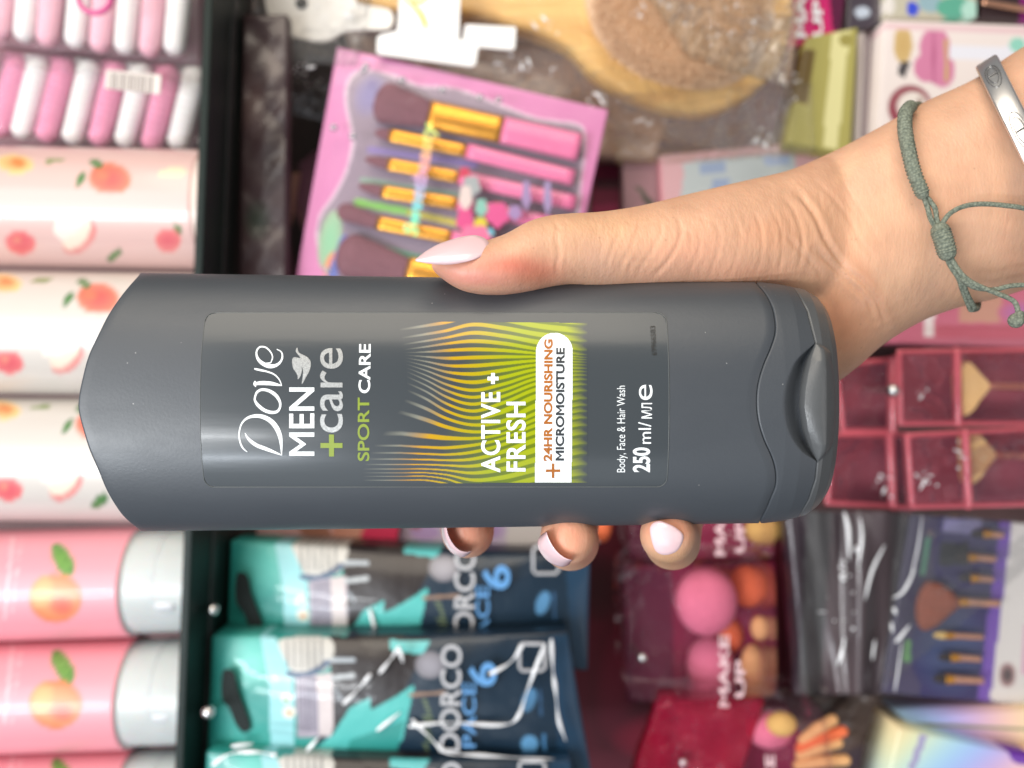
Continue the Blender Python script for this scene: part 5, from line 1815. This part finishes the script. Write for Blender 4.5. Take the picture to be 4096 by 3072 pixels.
def sponge_pack(label, quad, d, letters):
    t = thing('sponge_pack', label, 'pack', P(quad[0][0], quad[2][1], d), 'rose clear packs of make-up sponges')
    slab('back_card', quad, d + .045, .003, pms, t, base=(150, 30, 76), shapes=[('poly', [(quad[0][0], quad[0][1]), (quad[0][0] + 190, quad[0][1]), (quad[3][0] + 190, quad[3][1]), (quad[3][0], quad[3][1])], (104, 26, 62))], step=16)
    slab('clear_blister', quad, d - .004, .048, rosef, t, step=12, depth=lambda u, v, X, Y: -.003 * np.sin(np.pi * u) * np.sin(np.pi * v), rnd=.05)
    for s, x, y, L, h in letters:
        place_text('white_lettering', s, (x, y), (0.0, -1), L, h * .9, lambda px, py: PA(px, py, np.full(px.shape, d - .0085)), rosy, t, bold=.025)
    return t


sponge_pack('rose sponge pack with a round pink sponge and white MAKE UP lettering', [(2500, 2268), (3100, 2250), (3110, 2790), (2510, 2810)], .225, [('MAKE', 2916, 2830, 290, 44), ('UP', 2978, 2790, 150, 40)])
sponge_pack('rose sponge pack just below the bottle cap, cut off by it', [(2520, 1900), (3090, 1900), (3100, 2236), (2520, 2236)], .235, [('MAKE', 2900, 2222, 250, 44), ('UP', 2978, 2210, 130, 40)])
sponge_pack('rose sponge pack at the bottom edge with pink and yellow sponge', [(2690, 2850), (3300, 2830), (3360, 3300), (2700, 3300)], .215, [('MAKE', 3100, 3270, 250, 44)])
egg(2825, 2405, 122, 136, .245, sponge_pink, 'big round pink sponge nearest the middle finger')
egg(2840, 2660, 92, 120, .262, sponge_pink, 'second pink sponge behind the MAKE lettering')
egg(2990, 2345, 78, 84, .262, sponge_or, 'orange sponge beside the big round pink one')
egg(2905, 2540, 70, 80, .272, sponge_or, 'orange sponge deeper in the pack between two pink ones')
egg(3038, 2512, 36, 48, .245, sponge_tan, 'smallest tan sponge at the right of the pack')
egg(3010, 2660, 46, 84, .258, sponge_tan, 'long tan sponge next to the MAKE UP lettering')
egg(3050, 2120, 70, 60, .262, sponge_ye, 'yellow tan sponge just below the bottle cap')
egg(3080, 2920, 92, 72, .232, sponge_pink, 'pink sponge with a pale side near the bottom edge')
egg(3126, 2896, 60, 48, .225, sponge_ye, 'yellow sponge leaning on the pink one near the bottom edge')
egg(2410, 2105, 36, 64, .255, sponge_or, 'orange sponge peeping between the ring and middle fingers', None)
# splayed orange wedges
wl = ['top', 'second', 'third', 'lowest']
for i, (x0, y0, x1, y1) in enumerate([(3210, 2960, 3330, 2880), (3200, 2990, 3370, 2925), (3200, 3020, 3350, 2970), (3190, 3060, 3380, 3040)]):
    v, f = tube_geo([P(x0, y0, .225), P((x0 + x1) / 2, (y0 + y1) / 2 - 6, .222), P(x1, y1, .222)], [20 * sc(.22), 24 * sc(.22), 22 * sc(.22)], 16)
    o = make('sponge_wedge', v, f, sponge_tan if i != 1 else sponge_or)
    tag(o, f'{wl[i]} orange sponge wedge splayed at the bottom edge', 'sponge', 'orange sponge wedges at the bottom edge')
o = slab('red_crinkled_bag', [(2640, 2790), (3060, 2800), (2900, 3300), (2480, 3300)], .235, .004, film('red_film', tint=(.9, .25, .35), gloss=.3, opac=.45, bump=1.0, bscale=60, body=tuple(lin((186, 34, 70)))), None, step=12, depth=crumple(.01, 1.3, 12))
tag(o, 'crinkled crimson plastic bag at the bottom edge', 'bag')

# ---------------- smoky bags and the purple brush set
o = slab('smoky_bag', [(3130, 2040), (3640, 2050), (3560, 2780), (3180, 2780)], .245, .006, colmat('grey_bag_film', .35, coat=.5, bump=.35, bscale=30), None, base=(96, 84, 88), shapes=[('poly', [(3130, 2040), (3330, 2040), (3280, 2800), (3100, 2800)], (84, 84, 86)), ('poly', [(3140, 2040), (3230, 2040), (3190, 2780), (3120, 2780)], (58, 46, 56))], step=9, depth=lambda u, v, X, Y: -.005 * np.sin(11 * u + 1.0 * v) - .002 * np.sin(23 * u - 3 * v + 1))
tag(o, 'grey smoky plastic bag folded beside the purple brush set', 'bag')


def glint(pts, w, d, name='fold_glint', par=None):
    n = 5 * (len(pts) - 1) + 1
    v, f = tube_geo(catmull3([P(x, y, d) for x, y in pts], 5), [max(.15, math.sin(math.pi * (k + .6) / (n + .2))) * w * .8 * sc(d) for k in range(n)], 8)
    v = [Vector((p[0], d + (p[1] - d) * .35, p[2])) for p in v]
    return make(name, v, f, shine, par)  # white streak painting a highlight along the film




g_bag = o
for pts, w in [([(3378, 2050), (3394, 2120), (3396, 2240)], 20), ([(3440, 2070), (3448, 2150), (3432, 2280)], 12), ([(3540, 2180), (3490, 2280), (3460, 2400)], 14), ([(3380, 2550), (3366, 2620), (3352, 2660)], 15), ([(3366, 2312), (3380, 2320)], 20), ([(3410, 2510), (3416, 2520)], 16), ([(3500, 2560), (3490, 2640)], 10)]:
    glint(pts, w * .6, .2355, par=g_bag)
sparkle(3400, 2380, 120, 260, 14, .2355, g_bag, 45, 9)
pset = thing('purple_brush_set', 'purple and navy brush set card with copper brushes behind clear film', 'brush set', P(3900, 2780, .22))
slab('printed_card', [(3650, 2058), (4400, 2120), (4400, 2850), (3530, 2770)], .228, .004, pm, pset, base=(46, 38, 92), shapes=[
    ('poly', [(3640, 2040), (3760, 2050), (3680, 2800), (3520, 2780)], (70, 62, 92)), ('ell', 3800, 2600, 160, 200, 0, (66, 80, 120), (46, 38, 92)), ('poly', [(3780, 2070), (3930, 2080), (3920, 2140), (3770, 2130)], (140, 134, 176)),
    ('poly', [(4000, 2080), (4060, 2085), (3970, 2810), (3910, 2800)], (112, 74, 168)), ('poly', [(4050, 2080), (4400, 2110), (4400, 2880), (3960, 2800)], (218, 212, 208)), ('ell', 4030, 2700, 34, 50, 0, (60, 54, 56), (190, 150, 150)), ('poly', [(4100, 2500), (4400, 2500), (4400, 2700), (4080, 2700)], (216, 170, 190)),
    ('poly', [(3700, 2150), (3720, 2150), (3700, 2300), (3680, 2300)], (90, 150, 120)), ('poly', [(3620, 2560), (3645, 2560), (3640, 2650), (3612, 2650)], (110, 170, 100)), ('poly', [(3764, 2170), (3880, 2170), (3870, 2262), (3752, 2262)], (24, 26, 34))], step=8)
slab('clear_film', [(3620, 2050), (4400, 2100), (4400, 2840), (3540, 2780)], .2155, .001, faint, pset, step=12, depth=crumple(.005, 1.0, 14))
for pts, w in [([(3660, 2270), (3640, 2320), (3610, 2370), (3570, 2394)], 14), ([(3640, 2500), (3600, 2550), (3580, 2570)], 15), ([(3574, 2430), (3584, 2456)], 16), ([(3566, 2490), (3570, 2530)], 12), ([(3608, 2560), (3590, 2700), (3578, 2770)], 7), ([(3690, 2060), (3670, 2200), (3640, 2320)], 7)]:
    glint(pts, w * .6, .2105, par=pset)
rod_w = ['topmost', 'second', 'third', 'fourth, thickest', 'fifth', 'sixth', 'lowest']
for i, (x, y, L, w, rgb) in enumerate([(3930, 2136, 80, 15, 0), (3870, 2230, 110, 16, 0), (3880, 2313, 90, 15, 1), (3835, 2408, 160, 17, 0), (3780, 2542, 150, 13, 1), (3800, 2630, 120, 15, 1), (3780, 2716, 150, 17, 1)]):
    t = thing('copper_brush', f'{rod_w[i]} copper handled brush in the purple brush set', 'makeup brush', P(x, y, .222), 'copper handled brushes in the purple set')
    v, f = taper((x + 30, y), (x + L, y + 6), w, w * .8, .222, flat=1.0); make('handle', v, f, copper, t)
    v, f = taper((x, y), (x + 32, y), w * 1.15, w * 1.1, .222, flat=1.0); make('ferrule', v, f, gold, t)
    if i == 3:
        poly = smooth_poly([(3700, 2330), (3664, 2400), (3664, 2480), (3690, 2520), (3740, 2510), (3800, 2460), (3838, 2425), (3838, 2400), (3790, 2350), (3740, 2328)], 4)
        v, f = pillow('b', poly, .2215, .007, None, t, rings=4, edge=.3); make('bristles', v, f, plain('rust_bristle', tuple(lin((150, 76, 50))), .8, var=.3, vscale=600), t)
    else:
        v, f = taper((x - 46, y - 2), (x, y), w * 1.3, w * 1.1, .222, shape='tip'); make('bristles', v, f, plain('dark_bristle', (0.02, 0.012, 0.01), .8), t) if i not in (4,) else make('bristles', v, f, sponge_ye, t)

# holographic boxes at the bottom right corner
def hol(X, Y):
    t = (X - 3560) / 560 + (Y - 2900) / 500
    c = np.stack([.62 + .25 * np.cos(4.2 * t), .58 + .16 * np.cos(4.2 * t - 1.3), .60 + .22 * np.cos(4.2 * t - 3.3)], -1)
    return np.clip(c, .2, .85)


hm_ = colmat('holographic_film', .25, coat=.7)
simple_pack('holographic_box', 'pink to blue holographic box in the bottom right corner', 'box', [(3600, 2915), (4300, 3070), (4300, 3400), (3480, 3400)], .205, .03, hol, [('ell', 4096, 3010, 60, 50, 0, (110, 40, 170)), ('poly', [(3680, 2940), (3710, 2945), (3660, 3080), (3630, 3080)], (176, 170, 206))], hm_, step=8)
simple_pack('rainbow_box', 'pale yellow and blue rainbow sheen box above the holographic one', 'box', [(3620, 2880), (4300, 2820), (4300, 3040), (3640, 2905)], .22, .03, lambda X, Y: hol(X + 240, Y * 0 + 2950), [('line', [(3640, 2896), (4300, 2925)], 12, (150, 150, 110)), ('line', [(3650, 2912), (4300, 3050)], 22, (110, 108, 106))], hm_)
o = slab('brown_paper_bag', [(3120, 2770), (3640, 2790), (3680, 2990), (3330, 3160)], .262, .004, colmat('grey_brown_film', .4, coat=.4, bump=.8, bscale=60), None, base=(112, 96, 88), shapes=[('poly', [(3120, 2770), (3400, 2780), (3300, 2900), (3100, 2860)], (60, 46, 42)), ('ell', 3480, 3060, 120, 80, 0, (84, 72, 84), (100, 84, 86))], step=10, depth=crumple(.008, 1.3, 15))
tag(o, 'grey brown crinkled film between the purple set and holographic box', 'bag')
o = slab('mauve_card', [(3300, 2960), (3620, 2960), (3620, 3300), (3300, 3300)], .30, .004, pms, None, base=(84, 66, 80), step=30)
tag(o, 'dull mauve card deep behind the orange wedges', 'card')

# ---------------- razor packs
TEAL = (48, 154, 146); TEALD = (34, 138, 130); TEALL = (84, 192, 186)
razor_art = [
    ('poly', [(780, 2500), (1400, 2500), (1240, 3060), (780, 3060)], TEAL), ('ell', 1010, 2640, 120, 150, 0, (96, 200, 188), TEAL), ('ell', 980, 2960, 180, 90, 0, (44, 160, 150), TEAL),
    ('poly', [(1040, 2540), (1100, 2545), (1170, 2700), (1180, 2990), (1080, 2990), (1080, 2760)], (152, 214, 220)),
    ('ell', 1146, 2792, 22, 22, 0, (226, 232, 220)), ('ell', 1146, 2800, 9, 9, 0, (60, 150, 100)), ('ell', 1156, 2848, 26, 26, 0, (226, 226, 214)), ('ell', 1158, 2852, 10, 10, 0, (214, 150, 90)),
    ('poly', [(1320, 2545), (1720, 2550), (1640, 2720), (1560, 2860), (1330, 2960), (1320, 2700)], (36, 28, 30)),
    ('poly', smooth_poly([(1128, 2555), (1322, 2552), (1320, 2660), (1250, 2700), (1180, 2696), (1125, 2610)], 3), (206, 204, 198)),
    ('line', [(1155, 2696), (1220, 2700), (1270, 2680), (1310, 2650)], 24, (66, 92, 124)),
    ('poly', [(1178, 2712), (1330, 2690), (1336, 2900), (1322, 2948), (1190, 2950)], (172, 164, 178)), ('poly', [(1268, 2700), (1326, 2692), (1334, 2900), (1326, 2940), (1276, 2940)], (212, 200, 200)),
    ('line', [(1330, 2640), (1412, 2640)], 20, (176, 186, 194)), ('line', [(1330, 2712), (1412, 2702)], 20, (190, 196, 200)), ('line', [(1340, 2760), (1360, 2790)], 16, (130, 136, 142)),
    ('poly', [(1330, 2940), (1400, 2830), (1480, 2790), (1480, 2840), (1560, 2800), (1660, 2736), (1610, 2960), (1520, 3060), (1200, 3060), (1240, 3000)], TEALL), ('poly', [(1400, 2960), (1620, 2880), (1590, 3000), (1380, 3040)], TEAL),
    ('poly', [(1420, 2540), (1620, 2540), (1590, 2600), (1460, 2590)], (62, 58, 56)), ('poly', [(1560, 2560), (1720, 2565), (1690, 2620), (1560, 2600)], (100, 204, 204)),
    ('poly', [(1740, 2540), (2400, 2540), (2400, 3100), (1560, 3100), (1640, 2960), (1700, 2720)], (14, 42, 62)), ('poly', [(2200, 2540), (2400, 2540), (2400, 3100), (2240, 3100)], (26, 62, 90)),
    ('ell', 1720, 2660, 60, 55, 0, (158, 156, 166), (120, 118, 126)), ('line', [(1640, 2780), (1780, 2770)], 14, (150, 120, 100)),
    ('ell', 2116, 2800, 26, 50, 20, (90, 146, 190)), ('ell', 2118, 2975, 34, 34, 0, (100, 160, 205)), ('poly', [(2090, 2980), (2145, 2980), (2140, 3020), (2085, 3020)], (100, 160, 205)), ('line', [(2175, 2940), (2180, 3020)], 12, (80, 140, 190)), ('line', [(2160, 2760), (2164, 2860)], 8, (60, 100, 140)),
]
razor_art += [('line', [(1150 + i * 27, 2560), (1152 + i * 27, 2670)], 7, (92, 92, 96)) for i in range(6)]
razor_art += [('line', [(1196 + i * 13, 2715), (1200 + i * 13, 2925)], 6, (84, 80, 100)) for i in range(6)]
for i in range(16):
    razor_art.append(('line', [(1690 + (i * 7 % 24), 2800 + i * 16), (1706 + (i * 5 % 26), 2804 + i * 16)], 7, (124, 140, 96)))
razorm = colmat('razor_pack_film', .42, coat=.22, bump=.6, bscale=55)
ltb = plain('sky_blue_print', tuple(lin((92, 150, 205))), .35)
lgr = plain('pale_grey_print', (.50, .50, .52), .35)


def razor_pack(label, quad, d, dx, dy, folds, hole):
    t = thing('razor_pack', label, 'razor pack', P(quad[3][0], quad[3][1], d), 'teal and navy razor packs on hooks')
    cr = crumple(.0022, .9, int(dy) % 50)
    bag = slab('printed_bag', quad, d, .022, razorm, t, base=(14, 42, 62), shapes=offs(razor_art, dx, dy), step=6,
         depth=lambda u, v, X, Y: -.011 * np.sin(np.pi * np.clip(u, 0, 1)) ** .6 * np.sin(np.pi * v) ** .6 + cr(u, v, X, Y) * .5)
    dd = d - .0128
    # hanging hole
    hp = [(x + dx, y + dy) for x, y in [(895, 2680), (935, 2690), (950, 2760), (1000, 2900), (975, 2930), (945, 2900), (915, 2830), (890, 2800), (885, 2740)]]
    plate('hanging_slot', smooth_poly(hp, 3), d - .0085, .0004, plain('slot_dark', (.004, .01, .01), .8), t)
    mp = lambda px, py: PA(px, py, np.full(px.shape, dd))
    place_text('brand_lettering', 'DORCO', (1838 + dx, 3010 + dy), (0.02, -1), 430, 80, mp, lgr, t, bold=.012)
    place_text('brand_lettering', 'PACE', (1902 + dx, 2990 + dy), (0, -1), 260, 52, mp, ltb, t, bold=.008)
    place_text('brand_lettering', '6', (1985 + dx, 2745 + dy), (0, -1), 96, 108, mp, ltb, t, bold=.02)
    sq = [(2085, 2575), (2170, 2575), (2180, 2590), (2180, 2670), (2168, 2682), (2088, 2682), (2078, 2670), (2078, 2590)]
    v, f = tube_geo([P(x + dx, y + dy, dd) for x, y in sq + sq[:1]], .0008, 6, cap=False); make('square_icon', v, f, lgr, t)
    for pts in folds:
        v, f = tube_geo(catmull3([P(x, y, dd - .0003) for x, y in pts], 5), [.0006 + .0004 * math.sin(k * .9) for k in range(5 * (len(pts) - 1) + 1)], 8)
        make('fold_glint', v, f, shine, t)  # film crease coloured white, its highlight put into the colour
    return t


razor_pack('rear teal razor pack, partly under the fingers', [(925, 2165), (2360, 2225), (2350, 2680), (905, 2640)], .214, 55, -388, [[(1480, 2440), (1510, 2560)]], None)
razor_pack('front teal razor pack with film creases drawn as white glints', [(850, 2545), (2270, 2530), (2365, 3090), (826, 3130)], .190, 0, 0, [
    [(1375, 2815), (1430, 2760), (1480, 2700)], [(1520, 2690), (1560, 2640), (1595, 2590)], [(1600, 2600), (1612, 2650)], [(1640, 2905), (1800, 2820 + 70), (2000, 2900), (2070, 2870), (2110, 2760), (2180, 2575)], [(1960, 2695), (2040, 2650), (2090, 2580)],
    [(1650, 2880), (1720, 2950), (1790, 3010), (1900, 3020), (2080, 3032), (2240, 3044)], [(2206, 2560), (2212, 2680), (2222, 2760), (2235, 2880), (2262, 2960)], [(1230, 3000), (1275, 2950)], [(1510, 2920), (1600, 2850)], [(930, 2985), (1010, 2975)]], None)
razor_pack('lowest teal razor pack, only its curved top seen', [(828, 3010), (2280, 3045), (2400, 3600), (800, 3600)], .176, 0, 470, [[(850, 3060), (920, 3015), (1020, 3008), (1100, 3020)]], None)
for p_, par_ in (((1466, 2566), 0), ((1232, 2668), 0), ((968, 2880), 0), ((874, 2920), 0), ((1545, 2990), 0), ((2040, 2770), 0), ((1985, 2612), 0)):
    pass

o = slab('face_print_pack', [(975, 2080), (1600, 2080), (1580, 2190), (985, 2215)], .262, .012, pm, None, base=(232, 184, 182), shapes=[('poly', [(1170, 2080), (1300, 2080), (1360, 2210), (1260, 2210)], (180, 124, 104)), ('ell', 1420, 2130, 90, 80, 0, (222, 158, 136), (214, 146, 124)), ('poly', [(1470, 2080), (1600, 2080), (1590, 2230), (1420, 2200)], (226, 56, 96)), ('ell', 1080, 2150, 60, 40, 0, (240, 206, 204), (232, 184, 182))], step=6)
tag(o, 'pack with pale pink and red print just under the bottle edge', 'pack')
o = slab('lilac_pack', [(1560, 2070), (2420, 2070), (2400, 2170), (1570, 2196)], .275, .012, pm, None, base=(214, 200, 222), shapes=[('ell', 1700, 2130, 60, 30, 0, (200, 170, 220)), ('poly', [(1640, 2070), (1690, 2070), (1680, 2120), (1640, 2110)], (180, 96, 96)), ('poly', [(2010, 2060), (2400, 2060), (2400, 2200), (2030, 2200)], (228, 222, 220)), ('ell', 1960, 2120, 70, 50, 0, (186, 150, 206), (214, 200, 222))], step=6)
tag(o, 'lilac and white pack between the bottle edge and the razor pack', 'pack')
o = slab('teal_card_edge', [(905, 2090), (985, 2090), (985, 2260), (880, 2260)], .25, .003, pm, None, base=(40, 120, 110), step=20)
tag(o, 'dark teal card edge left of the face print pack', 'card')

o = slab('dark_brown_packet', [(975, 60), (1150, 60), (1140, 1200), (958, 1200)], .207, .006, colmat('brown_bag_film', .4, coat=.3, bump=.8, bscale=40), None, base=(62, 44, 48), shapes=[('ell', 1010, 420, 60, 160, 0, (92, 70, 70), (62, 44, 48)), ('ell', 1100, 620, 50, 160, 8, (44, 28, 30), (58, 42, 46)), ('ell', 1030, 880, 60, 90, 0, (50, 58, 50), (60, 44, 46)), ('ell', 1090, 260, 50, 90, 0, (110, 96, 94), (62, 44, 48))], step=10, depth=crumple(.004, 1.2, 21))
tag(o, 'dark brown crinkled packet hanging right under the shelf edge', 'packet')
